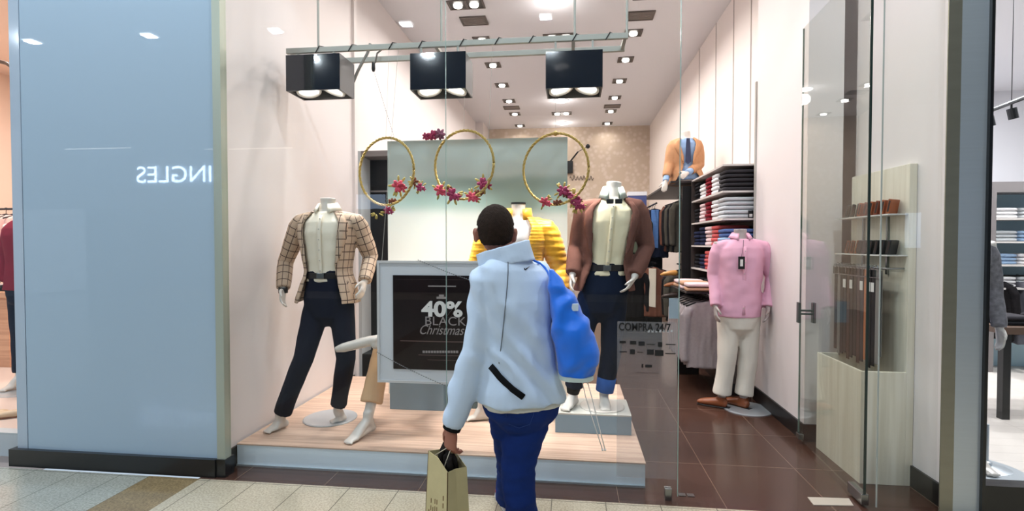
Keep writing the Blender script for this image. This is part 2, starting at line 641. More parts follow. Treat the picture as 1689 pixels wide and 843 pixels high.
# sticker and painted reflection haze on the right pane
st = thing('window_sticker', 'COMPRA 24/7 sticker over a painted reflection haze on the glass beside the entrance', 'sticker', (0.4, YG - 0.004, 0.6))
s0, s1 = at(1018, 530, YG - 0.004), at(1116, 780, YG - 0.004)
MB().box(s0.x, s1.x, YG - 0.0045, YG - 0.0035, 0.12, s0.z).build('haze_sheet', haze_mat('grey_reflection_haze', rgb(176, 172, 172), 0.2), st)  # pane's reflection haze put in as a pale translucent sheet
M_ink = mat('sticker_ink', rgb(20, 20, 22), 0.5)
M_inkw = mat('sticker_white', rgb(190, 190, 190), 0.5)
text_mesh('lettering', 'COMPRA 24/7', 0.062, M_ink, st, (s0.x + 0.008, YG - 0.006, s0.z - 0.052), FACE_CAM, 0.0005, bold=0.0012, sx=0.78)
mb = MB()
for k in range(7):
    p = at(1068 + k * 6.3, 546, YG)
    mb.box(p.x, p.x + 0.012, YG - 0.0065, YG - 0.0055, p.z - 0.007, p.z + 0.007)
mb.build('web_line', M_inkw, st)
for a, b_, c, d in ((1022, 1032, 562, 566), (1039, 1049, 562, 568), (1053, 1063, 563, 570), (1067, 1080, 567, 568.5), (1085, 1092, 564, 572), (1098, 1114, 567, 569),
                    (1022, 1034, 579, 581), (1039, 1047, 576, 584), (1051, 1060, 580, 581.5), (1067, 1078, 576, 585), (1080, 1094, 577, 587), (1097, 1114, 582, 584),
                    (1058, 1061, 600, 606), (1064, 1075, 601, 606), (1048, 1086, 614, 615.5)):
    p, q = at(a, c, YG), at(b_, d, YG)
    MB().box(p.x, q.x, YG - 0.0065, YG - 0.0055, q.z, p.z).build('payment_mark', M_ink, st)

# open glass door leaf
door = struct(thing('door_1', None, None, (1.655, 3.12, 0.0)))
door['label'] = 'frameless glass door standing open into the shop'
hz = at(1318, 513, 4.02)
DX0, DX1 = 1.65, 1.70
d_ang = math.atan2(DX1 - DX0, 0.98)
mbp = MB().box(-0.006, 0.006, 0.0, 0.98, 0.03, 3.1)
g = mbp.build('door_glass', M_doorglass, door, local=True)
MB().box(-0.0065, 0.0065, -0.004, 0.002, 0.03, 3.1).build('door_edge', mat('dark_glass_edge', rgb(40, 52, 48), 0.2), door, local=True)
MB().box(-0.006, 0.006, 0.98, 0.984, 0.03, 3.1).build('door_edge', MATS['glass_edge'], door, local=True)
h = MB().box(-0.06, -0.04, 0.85, 0.89, 0.92, 1.07).box(0.04, 0.06, 0.85, 0.89, 0.92, 1.07)
h.tube([(-0.05, 0.87, 1.01), (0.05, 0.87, 1.01)], 0.008)
h.tube([(-0.05, 0.87, 0.985), (0.05, 0.87, 0.985)], 0.008)
h.build('door_handle', mat('grey_handle', rgb(104, 110, 106), 0.35, 0.6), door, local=True, bevel=0.003)
for z in (0.0,):
    MB().box(-0.02, 0.02, -0.01, 0.16, 0.012, 0.075).build('pivot_hinge', M_chrome, door, local=True, bevel=0.004)
MB().box(-0.018, 0.018, 0.93, 0.985, 0.03, 0.075).build('bottom_lock', M_chrome, door, local=True, bevel=0.003)
door.rotation_euler = (0, 0, -d_ang)
# floor plates of the entrance
pp = [at(1332, 821, 3.1)]


def ground(px, py, z=0.0):
    r = ray(px, py)
    t = (z - EYE) / r.z
    return Vector((r.x * t, r.y * t, z))


a, b_, c, d = ground(1332, 821), ground(1400, 823), ground(1408, 835), ground(1342, 834)
tag(MB().prism([(a.x, a.y), (b_.x, b_.y), (c.x, c.y), (d.x, d.y)], 'Z', 0.0, 0.004).build('floor_plate', mat('worn_plate', rgb(190, 180, 165), 0.5, 0.2)),
    'worn metal floor plate at the foot of the open glass door', 'floor plate')
a = ground(1132, 817)
t = thing('floor_lock', 'small metal lock plate in the brown tiles beside the window pane', 'floor lock', (a.x, a.y, 0))
MB().box(a.x - 0.045, a.x - 0.005, a.y - 0.018, a.y + 0.018, 0, 0.004).build('plate', M_chrome, t)
MB().box(a.x + 0.005, a.x + 0.045, a.y - 0.018, a.y + 0.018, 0, 0.004).build('plate', M_chrome, t)
a = ground(1094, 803)
t = thing('glass_clamp', 'small chrome clamp holding the bottom of the right window pane', 'clamp', (a.x, YG, 0))
MB().box(a.x - 0.02, a.x + 0.02, YG - 0.02, YG - 0.003, 0.0, 0.07).build('jaw', M_chrome, t, bevel=0.004)
MB().box(a.x - 0.02, a.x + 0.02, YG + 0.003, YG + 0.02, 0.0, 0.07).build('jaw', M_chrome, t, bevel=0.004)

# ------------------------------------------------------------------ opposite side: sign and lamps (seen as reflections)
MIR = 3.05


def mirrored(px, py, Yv):
    p = at(px, py, Yv)
    return Vector((p.x, 2 * MIR - p.y, p.z))


sg = thing('shop_sign', 'glowing white INGLES letters on the fascia across the concourse, seen mirrored in the pillar', 'sign', (0, -7.15, 3.0))
Yv = 2 * MIR + 7.13
pI, pS = mirrored(349, 304, Yv), mirrored(226, 302, Yv)
hgt = (mirrored(290, 275, Yv) - mirrored(290, 303, Yv)).z
M_sign = mat('sign_glow', (0.82, 0.9, 1.0, 1), 0.5, emit=5.0)
tm = text_mesh('lettering', 'INGLES', hgt / 0.72, M_sign, sg, (0, 0, 0), FACE_SHOP, 0.01, bold=0.0)
xs = [v.co.x for v in tm.data.vertices]
zs = [v.co.z for v in tm.data.vertices]
sx = (pI.x - pS.x) / (max(xs) - min(xs))
for v in tm.data.vertices:
    v.co.x = (v.co.x - max(xs)) * sx + pI.x
    v.co.z = v.co.z - min(zs) + pS.z - 3.0
    v.co.y += 0.0
tm.data.transform(Matrix.Translation((0, 0.02 + 7.15 - 7.13, 0)))
for v in tm.data.vertices:
    v.co.y = 0.02 + (0.01 if v.co.y > 0.02 else 0)
# linear lamps on the opposite ceiling edge
for k, (xa, xb) in enumerate(((105, 215), (335, 480))):
    pa, pb = mirrored(xa, 246, Yv), mirrored(xb, 246, Yv)
    t = thing('linear_lamp', ['slim line lamp over the left end of the INGLES sign', 'slim line lamp over the right end of the INGLES sign'][k], 'lamp', ((pa.x + pb.x) / 2, -7.18, pa.z), 'slim line lamps on the opposite fascia')
    MB().box(pa.x, pb.x, -7.2, -7.165, pa.z - 0.02, pa.z + 0.02).build('housing', M_chrome, t)
    MB().box(pa.x + 0.01, pb.x - 0.01, -7.165, -7.155, pa.z - 0.012, pa.z + 0.012).build('diffuser', mat('line_glow', (1, 0.97, 0.92, 1), 0.5, emit=4), t)
for k, (px, py, w_, h_) in enumerate(((1503, 380, 26, 58), (613, 333, 48, 24))):
    c = mirrored(px, py, 2 * YG - MIR * 2 + Yv)
    hw = (at(px + w_ / 2, py, Yv).x - at(px - w_ / 2, py, Yv).x) / 2
    hh = (at(px, py - h_ / 2, Yv).z - at(px, py + h_ / 2, Yv).z) / 2
    t = thing('lit_screen', ['tall pale blue lit screen standing across the concourse', 'wide pale blue lit screen hung across the concourse'][k], 'screen', (c.x, -7.1, 0))
    MB().box(c.x - hw, c.x + hw, -7.08, -7.07, c.z - hh, c.z + hh).build('display', mat('screen_glow', (.55, .72, 1, 1), .5, emit=5), t)
    MB().box(c.x - hw - .03, c.x + hw + .03, -7.13, -7.08, c.z - hh - .03, c.z + hh + .03).build('casing', M_dark, t)
    if k:
        MB().box(c.x - .03, c.x + .03, -7.2, -7.13, c.z - .05, c.z + .4).build('arm', M_dark, t)
    else:
        MB().box(c.x - .04, c.x + .04, -7.13, -7.09, 0, c.z - hh - .03).build('post', M_dark, t)
# concourse downlights: positions from their reflections in the pillar glass, then the same grid
hall = []
for (px, py) in ((247, 57), (52, 66)):
    r = ray(px, py)
    tt = (ZH - EYE) / r.z
    hall.append((r.x * tt, 2 * MIR - r.y * tt))
dx = hall[0][0] - hall[1][0]
yh = (hall[0][1] + hall[1][1]) / 2
grid = [(hall[1][0] + dx * i, yh) for i in range(-1, 6)] + [(hall[1][0] + dx * i, yh + 3.6) for i in range(-1, 6)]
for k, (x, y) in enumerate(grid):
    t = thing('concourse_downlight', '%s square downlight from the left in the %s row of the concourse ceiling' % (ORD[k % 7], ['outer', 'inner'][k // 7]), 'ceiling light', (x, y, ZH), 'square downlights of the concourse ceiling')
    mb = MB()
    for (a0, a1, b0, b1) in ((-0.15, 0.15, -0.15, -0.11), (-0.15, 0.15, 0.11, 0.15), (-0.15, -0.11, -0.11, 0.11), (0.11, 0.15, -0.11, 0.11)):
        mb.box(x + a0, x + a1, y + b0, y + b1, ZH - 0.02, ZH)
    mb.build('frame', M_rail, t)
    MB().box(x - 0.09, x + 0.09, y - 0.09, y + 0.09, ZH - 0.012, ZH - 0.002).build('lamp', M_coolglow, t)
    area_light('downlight_beam', (0, 0, -0.03), 0.16, HALL_LAMP, COOL, parent=t)

# ------------------------------------------------------------------ shop ceiling: spotlights, round lamps, vents
M_frame = mat('spot_frame', rgb(96, 88, 84), 0.4, 0.4)
M_well = mat('spot_well', rgb(48, 44, 42), 0.4, 0.3)


def spot(x, y, twin, label, power=SHOP_LAMP):
    t = thing('recessed_spotlight', label, 'ceiling light', (x, y, ZC), 'recessed spotlights of the shop ceiling')
    n = 2 if twin else 1
    w = 0.1
    X0, X1 = x - w * n, x + w * n
    mb = MB()
    mb.box(X0 - 0.02, X1 + 0.02, y - w - 0.02, y - w, ZC - 0.012, ZC).box(X0 - 0.02, X1 + 0.02, y + w, y + w + 0.02, ZC - 0.012, ZC)
    mb.box(X0 - 0.02, X0, y - w, y + w, ZC - 0.012, ZC).box(X1, X1 + 0.02, y - w, y + w, ZC - 0.012, ZC)
    if twin:
        mb.box(x - 0.012, x + 0.012, y - w, y + w, ZC - 0.012, ZC)
    mb.build('frame', M_frame, t)
    MB().box(X0, X1, y - w, y + w, ZC - 0.006, ZC - 0.001).build('well', M_well, t)
    for i in range(n):
        cx = x + (i - (n - 1) / 2) * 2 * w
        MB().lathe((cx, y, ZC - 0.03), [(0.05, 0.0), (0.055, 0.02), (0.055, 0.025)], 20).build('lamp', M_lampglow, t)
    area_light('spot_beam', (0, 0, -0.045), 0.1 * n, power * (1.5 if twin else 1), WARM, parent=t, spread=2.7)


for k, y in enumerate((4.1, 5.15)):
    for j, x in enumerate((-1.29, -0.24, 0.82)):
        spot(x, y, False, 'Recessed square spotlight over the window display, %s row, %s' % (['front', 'rear'][k], ['left', 'middle', 'right'][j]), SHOP_LAMP * 0.55)
rows = [6.2, 7.3, 8.33, 9.4, 10.45, 11.5, 12.65]
for k, y in enumerate(rows):
    pw = SHOP_LAMP * (0.2 if y > 12 else 0.5 if y > 11 else 0.7 if y > 10 else 1.0)
    spot(-1.29, y, y < 6.5, '%s recessed square spotlight from the front in the left ceiling row' % ORD[k].capitalize(), pw)
    spot(0.82, y, False, '%s recessed square spotlight from the front in the right ceiling row' % ORD[k].capitalize(), pw)
spot(-0.2, 7.32, True, 'Twin recessed spotlight in the middle row, the nearer pair')
spot(-0.25, 11.58, True, 'Twin recessed spotlight in the middle row, the farther pair', SHOP_LAMP * 0.4)
for k, (y, w) in enumerate(((6.22, 'nearest and largest'), (10.52, 'middle'), (12.5, 'farthest'))):
    t = thing('round_ceiling_lamp', 'Round white ceiling lamp of the middle row, the %s one' % w, 'ceiling light', (-0.24, y, ZC), 'round ceiling lamps')
    MB().lathe((-0.24, y, ZC - 0.035), [(0.1, 0.0), (0.135, 0.012), (0.14, 0.035)], 28).build('diffuser', mat('round_glow', (1, 0.97, 0.93, 1), 0.5, emit=7), t, smooth=True)
    pl = bpy.data.lights.new('dome_light', 'POINT')
    pl.energy = 5
    pl.color = WARM
    pl.shadow_soft_size = 0.1
    po_ = bpy.data.objects.new('dome_light', pl)
    COL.objects.link(po_)
    po_.parent = t
    po_.location = (0, 0, -0.2)
    MB().lathe((-0.24, y, ZC - 0.012), [(0.15, 0.0), (0.155, 0.012)], 28).build('ring', M_ceil, t)
for k, (x, y) in enumerate(((-1.28, 6.66), (0.85, 6.76), (-1.3, 10.97), (0.82, 11.1))):
    t = thing('ceiling_vent', 'Slatted grey air vent in the shop ceiling, %s' % ['near left, beside the front twin spotlight', 'near right', 'far left', 'far right'][k], 'vent', (x, y, ZC), 'ceiling air vents')
    mb = MB().box(x - 0.17, x + 0.17, y - 0.13, y - 0.11, ZC - 0.015, ZC).box(x - 0.17, x + 0.17, y + 0.11, y + 0.13, ZC - 0.015, ZC)
    mb.box(x - 0.17, x - 0.15, y - 0.11, y + 0.11, ZC - 0.015, ZC).box(x + 0.15, x + 0.17, y - 0.11, y + 0.11, ZC - 0.015, ZC)
    mb.build('frame', M_frame, t)
    mb = MB()
    for i in range(6):
        yy = y - 0.095 + i * 0.036
        mb.box(x - 0.15, x + 0.15, yy, yy + 0.015, ZC - 0.012, ZC - 0.004)
    mb.build('slats', mat('vent_slat', rgb(150, 140, 134), 0.5), t)
    MB().box(x - 0.15, x + 0.15, y - 0.11, y + 0.11, ZC - 0.003, ZC).build('opening', M_well, t)

# ------------------------------------------------------------------ hanging rails with the black box lights
zr = 2.95
t = thing('hanging_rail_frame', 'grey metal rail frame hung on thin rods above the window display', 'rail frame', (-0.9, 3.82, ZC))
xa, xb = at(473, 82, 3.7).x, at(1036, 76, 3.7).x
for y in (3.7, 3.94):
    mb = MB().box(xa, xb, y - 0.014, y + 0.014, zr - 0.02, zr + 0.02)
    mb.build('rail', M_rail, t, bevel=0.003)
for x in (xa + 0.02, -1.0, 0.0, xb - 0.02):
    MB().box(x - 0.012, x + 0.012, 3.714, 3.926, zr - 0.012, zr + 0.012).build('cross_bar', M_rail, t)
for px in (525, 728, 948, 1034):
    x = at(px, 50, 3.7).x
    MB().tube([(x, 3.7, zr + 0.02), (x, 3.7, ZC)], 0.009, 8).build('rod', M_rail, t)
for i in range(9):
    x = xa + 0.25 + i * 0.27 + random.uniform(-0.04, 0.04)
    mb = MB().tube([(x, 3.683, zr - 0.025), (x + 0.03, 3.683, zr + 0.024), (x + 0.05, 3.72, zr + 0.03)], 0.004, 6)
    mb.build('cable_tie', M_dark, t)


def swag(name, pts, r, m, label, cat):
    t = MB()
    P = [Vector(p) for p in pts]
    out = []
    for i in range(len(P) - 1):
        p0, p1, p2, p3 = P[max(i - 1, 0)], P[i], P[i + 1], P[min(i + 2, len(P) - 1)]
        for s in range(6):
            u = s / 6
            out.append(0.5 * ((2 * p1) + (p2 - p0) * u + (2 * p0 - 5 * p1 + 4 * p2 - p3) * u * u + (-p0 + 3 * p1 - 3 * p2 + p3) * u ** 3))
    out.append(P[-1])
    return tag(t.tube(out, r, 8).build(name, m, smooth=True), label, cat)


c1, c2, c3 = at(640, 78, 3.9), at(622, 88, 3.9), at(616, 118, 3.9)
cb = thing('cable_connector', 'black plug hanging on a short grey cable below the rail frame', 'cable', tuple(c1))
MB().tube([c1, (c1 + c2) / 2 + Vector((0, 0, 0.01)), c2, (c2 + c3) / 2, c3 + Vector((0, 0, 0.06))], 0.007, 8).build('cable', mat('grey_cable', rgb(110, 106, 100), 0.5), cb, smooth=True)
MB().tube([c3 + Vector((0, 0, 0.07)), c3 + Vector((0, 0, 0.02)), c3], [0.013, 0.016, 0.009], 8).build('plug', M_dark, cb, smooth=True)
e0, e1 = at(611, 72, 3.93), at(583, 135, 3.93)
swag('grey_cable', [e0, at(606, 88, 3.93), at(596, 106, 3.93), at(590, 118, 3.93), e1], 0.012, mat('grey_cable2', rgb(140, 138, 132), 0.5), 'thick grey cable hanging from the rails behind the left black box light', 'cable')

M_boxface = mat('box_gloss', rgb(14, 22, 36), 0.08, coat=0.6)
M_boxside = mat('box_side', rgb(92, 90, 90), 0.4)
for k, (a, b_, yt, yb, nm) in enumerate(((471, 560, 91, 147, 'left'), (676, 768, 88, 145, 'middle'), (900, 994, 85, 143, 'right'))):
    p, q = at(a, yt, 3.64), at(b_, yb, 3.64)
    X0, X1, Z1, Z0 = p.x, q.x, p.z, q.z
    Y0, Y1 = 3.64, 3.9
    t = thing('box_spotlight', 'glossy black box light with two lamps underneath, the %s of three above the display' % nm, 'spotlight', ((X0 + X1) / 2, Y0, Z1), 'black box lights above the display')
    MB().box(X0, X1, Y0, Y0 + 0.012, Z0, Z1).build('front_panel', M_boxface, t, bevel=0.002)
    mb = MB().box(X0, X0 + 0.01, Y0 + 0.012, Y1, Z0, Z1).box(X1 - 0.01, X1, Y0 + 0.012, Y1, Z0, Z1)
    mb.box(X0 + 0.01, X1 - 0.01, Y1 - 0.01, Y1, Z0, Z1).box(X0 + 0.01, X1 - 0.01, Y0 + 0.012, Y1 - 0.01, Z1 - 0.01, Z1)
    mb.build('housing', M_boxside, t)
    MB().box(X0 + 0.01, X1 - 0.01, Y0 + 0.012, Y1 - 0.01, Z0 + 0.07, Z0 + 0.08).build('inner_plate', M_dark, t)
    for i in range(2):
        cx = X0 + (X1 - X0) * (0.27 + 0.46 * i)
        cy = (Y0 + Y1) / 2
        Mx = Matrix.Rotation(0.25 * (1 if i else -1), 4, 'Y') @ Matrix.Rotation(-0.2, 4, 'X')
        rg = MB().lathe((0, 0, 0), [(0.088, 0.04), (0.092, 0.0), (0.078, -0.002), (0.07, 0.02), (0.0701, 0.03)], 24)
        ob = rg.build('gimbal', mat('white_gimbal', rgb(226, 226, 222), 0.3), t, smooth=True, local=True)
        T = Matrix.Translation(Vector((cx, cy, Z0 + 0.028)) - org(t)) @ Mx
        ob.data.transform(T)
        lm = MB().lathe((0, 0, 0.012), [(0.064, 0.0), (0.066, 0.008)], 20).build('lamp', mat('box_glow', (1, 0.97, 0.92, 1), 0.5, emit=5), t, local=True)
        lm.data.transform(T)
        L = area_light('box_beam', (cx - org(t).x, cy - org(t).y, Z0 + 0.012 - org(t).z), 0.12, BOX_LAMP, WARM, rot=(0.18, -0.42 if k == 0 else 0, 0), parent=t)
        L.data.spread = 1.3
    x = (X0 + X1) / 2
    if Z1 < zr - 0.02:
        MB().box(X0 + 0.06, X0 + 0.075, 3.69, 3.71, Z1, zr - 0.02).build('bracket', M_rail, t)
        MB().box(X1 - 0.075, X1 - 0.06, 3.69, 3.71, Z1, zr - 0.02).build('bracket', M_rail, t)

# ------------------------------------------------------------------ platform and plinths
t = thing('display_platform', 'low white platform with a pale wood top carrying the mannequins behind the glass', 'platform', (-0.9, 3.9, 0))
PX0, PX1, PY0, PY1 = XL + 0.02, 0.447, 3.215, 5.0
MB().box(PX0, PX1, PY0, PY1, 0.0, 0.142).build('riser', M_riser, t)
MB().box(PX0 - 0.0, PX1 + 0.004, PY0 - 0.004, PY1, 0.142, 0.15).build('wood_top', M_deck, t)
MB().box(PX0, PX1, PY0 - 0.012, PY0, 0.0, 0.012).build('metal_edge', M_steel, t)
DZ = 0.15

t = thing('plinth', 'slate blue low plinth with a pale top under the brown blazer mannequin', 'plinth', (0.15, 3.85, DZ), 'slate blue plinths')
MB().box(-0.12, 0.415, 3.67, 4.05, DZ, 0.28).build('body', M_bluegrey, t, bevel=0.002)
MB().box(-0.12, 0.415, 3.67, 4.05, 0.28, 0.29).build('top', M_bluegreytop, t)
t = thing('plinth', 'slate blue tall plinth behind the grey framed sale board', 'plinth', (-1.24, 4.2, DZ), 'slate blue plinths')
MB().box(-1.478, -1.03, 4.03, 4.32, DZ, 0.70).build('body', M_bluegrey, t, bevel=0.003)
MB().box(-1.478, -1.03, 4.03, 4.32, 0.70, 0.71).build('top', M_bluegreytop, t)
t = thing('plinth', 'small dark slate block on the platform to the right of the tall plinth', 'plinth', (-0.9, 4.1, DZ), 'slate blue plinths')
a, b_ = at(737, 640, 4.12), at(795, 676, 4.12)
MB().box(a.x, b_.x, 4.12, 4.3, DZ, a.z).build('body', mat('slate_green', rgb(84, 104, 108), 0.4), t, bevel=0.003)

# large grey green back panel
pm = mat('marbled_panel', rgb(196, 204, 200), 0.3, coat=0.2)
nt = pm.node_tree
tc = [n for n in nt.nodes if n.type == 'TEX_COORD'][0]
sp = nt.nodes.new('ShaderNodeSeparateXYZ')
nt.links.new(tc.outputs['Object'], sp.inputs[0])
r = nt.nodes.new('ShaderNodeValToRGB')
r.color_ramp.interpolation = 'EASE'
els = r.color_ramp.elements
els[0].position = 0.0
els[0].color = rgb(214, 212, 202)
els[1].position = 1.0
els[1].color = rgb(176, 190, 186)
for pos, c in ((0.55, (206, 208, 202)), (0.74, (194, 202, 198)), (0.80, (150, 176, 170)), (0.88, (148, 172, 168)), (0.92, (176, 190, 186))):
    e = els.new(pos)
    e.color = rgb(*c)
nz = nt.nodes.new('ShaderNodeTexNoise')
nz.inputs['Scale'].default_value = 1.6
nt.links.new(tc.outputs['Object'], nz.inputs['Vector'])
z = node_math(nt, 'MULTIPLY', sp.outputs['Z'], 1 / 2.2)
z = node_math(nt, 'ADD', z, node_math(nt, 'MULTIPLY', nz.outputs['Fac'], 0.05))
nt.links.new(z, r.inputs[0])
nt.links.new(r.outputs[0], nt.nodes['Principled BSDF'].inputs['Base Color'])
p, q = at(639, 233, 4.45), at(936, 236, 4.45)
t = thing('back_panel', 'large pale grey green standing panel behind the three hoops', 'panel', ((p.x + q.x) / 2, 4.46, DZ))
MB().box(p.x, q.x, 4.45, 4.48, DZ, p.z).build('board', pm, t)
for x in (p.x + 0.25, q.x - 0.25):
    MB().box(x - 0.02, x + 0.02, 4.48, 4.75, DZ, DZ + 0.03).box(x - 0.02, x + 0.02, 4.48, 4.51, DZ + 0.03, 1.6).build('support', M_dark, t)
PANX, PANZ = (p.x, q.x), p.z

# sale board
p, q = at(622, 430, 3.34), at(806, 636, 3.34)
BX0, BX1, BZ1, BZ0 = p.x, q.x, p.z, q.z
t = thing('sale_board', 'pale grey hanging board with a black 40% BLACK poster in front of the tall plinth', 'board', ((BX0 + BX1) / 2, 3.34, BZ1))
M_board = mat('board_grey', rgb(214, 216, 222), 0.35, coat=0.2)
MB().box(BX0, BX1, 3.34, 3.355, BZ0, BZ1).build('backing', M_board, t, bevel=0.002)
f = MB()
w = 0.016
f.box(BX0, BX1, 3.332, 3.34, BZ1 - w, BZ1).box(BX0, BX1, 3.332, 3.34, BZ0, BZ0 + w).box(BX0, BX0 + w, 3.332, 3.34, BZ0 + w, BZ1 - w).box(BX1 - w, BX1, 3.332, 3.34, BZ0 + w, BZ1 - w)
f.build('frame', mat('board_frame', rgb(208, 206, 206), 0.35), t)
a, b_ = at(648, 454, 3.335), at(780, 612, 3.335)
po = MB().box(a.x, b_.x, 3.334, 3.34, b_.z, a.z).build('poster', mat('poster_black', rgb(24, 10, 12), 0.5, var=0.5, vscale=6, spec=0.15), t)
M_txt = mat('poster_white', rgb(226, 222, 218), 0.5)
M_txt2 = mat('poster_grey', rgb(150, 140, 138), 0.5)


def btext(body, px, py, h, m, bold=0.0, shear=0.0, sx=1.0, space=1.0, align='LEFT'):
    c = at(px, py, 3.332)
    return text_mesh('lettering', body, h, m, po, c, FACE_CAM, 0.0008, align, shear, bold, space, sx)


btext('40%', 696, 521, 0.138, M_txt, bold=0.005, sx=1.18)
btext('BLACK', 700, 536, 0.082, M_txt2, sx=1.08, space=1.05)
btext('Christmas', 690, 551, 0.09, M_txt2, shear=0.45, sx=0.82)
mb = MB()
for (xa_, xb_, ya_, yb_) in ((706, 752, 471, 473.5), (720, 736, 489.5, 493), (724, 732, 486, 489.5)):
    u, v = at(xa_, ya_, 3.332), at(xb_, yb_, 3.332)
    mb.box(u.x, v.x, 3.332, 3.3345, v.z, u.z)
for i in range(13):
    u, v = at(697 + i * 4.6, 578.6, 3.332), at(700.6 + i * 4.6, 582.5, 3.332)
    mb.box(u.x, v.x, 3.332, 3.3345, v.z, u.z)
mb.build('small_print', M_txt2, po)
mb = MB()
for (xa_, xb_, ya_, yb_) in ((652, 770, 461, 461.8), (660, 770, 563, 563.8), (690, 770, 586, 587), (705, 765, 594, 595)):
    u, v = at(xa_, ya_, 3.332), at(xb_, yb_, 3.332)
    mb.box(u.x, v.x, 3.332, 3.3345, v.z, u.z)
mb.build('thin_line', mat('poster_line', rgb(84, 60, 58), 0.5), po)
for x in (BX0 + 0.03, BX1 - 0.03):
    MB().tube([(x, 3.348, BZ1), (x, 3.7, zr - 0.02)], 0.0012, 5).build('wire', M_rail, t)

# bead garlands swagged before the board
M_bead = mat('grey_bead', rgb(120, 122, 126), 0.3, 0.3)


def garland(pxs, Y, label, r=0.0042, step=0.014, m=M_bead):
    P = [at(x, y, Y) for x, y in pxs]
    mb = MB()
    for a, b_ in zip(P, P[1:]):
        n = max(2, int((b_ - a).length / step))
        for i in range(n):
            mb.ball(a + (b_ - a) * (i / n), r, seg=6, n=4)
    mb.tube(P, 0.0009, 4)
    return tag(mb.build('bead_garland', m, smooth=True), label, 'garland', 'thin bead garlands')


def sag(a, b_, d, n=8):
    return [(a[0] + (b_[0] - a[0]) * i / n, a[1] + (b_[1] - a[1]) * i / n + d * 4 * (i / n) * (1 - i / n)) for i in range(n + 1)]


garland(sag((622, 581), (745, 640), 3), 3.31, 'thin grey bead string slanting across the lower edge of the sale board')
garland(sag((690, 429), (800, 470), 2), 3.31, 'thin grey bead string slanting across the upper right edge of the sale board')
garland(sag((618, 122), (650, 226), 0), 3.9, 'thin bead string hanging from the black plug to the left hoop', r=0.003, step=0.02)

# ------------------------------------------------------------------ hoops with blossoms
M_gold = mat('gold_wire', rgb(186, 158, 84), 0.45, 0.25, var=0.6, vscale=90, bump=0.6, bscale=120)
M_pink = mat('pink_petal', rgb(196, 62, 84), 0.6, var=0.3, vscale=40)
M_mag = mat('magenta_petal', rgb(150, 30, 78), 0.6, var=0.35, vscale=40)
M_leaf = mat('yellow_leaf', rgb(176, 160, 84), 0.6, var=0.3, vscale=40)
M_brn = mat('brown_twig', rgb(120, 70, 50), 0.7, var=0.3, vscale=40)


def blossom(mb, c, r, n=6, tilt=0.0):
    rnd = random.Random(int(c[0] * 1000) + int(c[2] * 777))
    for k in range(n):
        a = 2 * PI * k / n + rnd.uniform(-0.3, 0.3)
        d = Vector((math.cos(a), -0.35 + rnd.uniform(-0.3, 0.2), math.sin(a))) * r * 0.55
        M = Matrix.Rotation(-a, 4, 'Y') @ Matrix.Rotation(rnd.uniform(-0.6, 0.6), 4, 'X')
        mb.ball(Vector(c) + d, r * 0.55, r * 0.16, r * 0.34, 8, 6, M)
    mb.ball(Vector(c) + Vector((0, -r * 0.3, 0)), r * 0.22, seg=8, n=6)


def leafspray(mb, c, r, n=6):
    rnd = random.Random(int(c[0] * 991) + int(c[2] * 313))
    for k in range(n):
        a = rnd.uniform(0, 2 * PI)
        d = Vector((math.cos(a), rnd.uniform(-0.3, 0.3), math.sin(a))) * r
        M = Matrix.Rotation(-a, 4, 'Y')
        mb.ball(Vector(c) + d, r * 0.42, r * 0.06, r * 0.16, 8, 6, M)


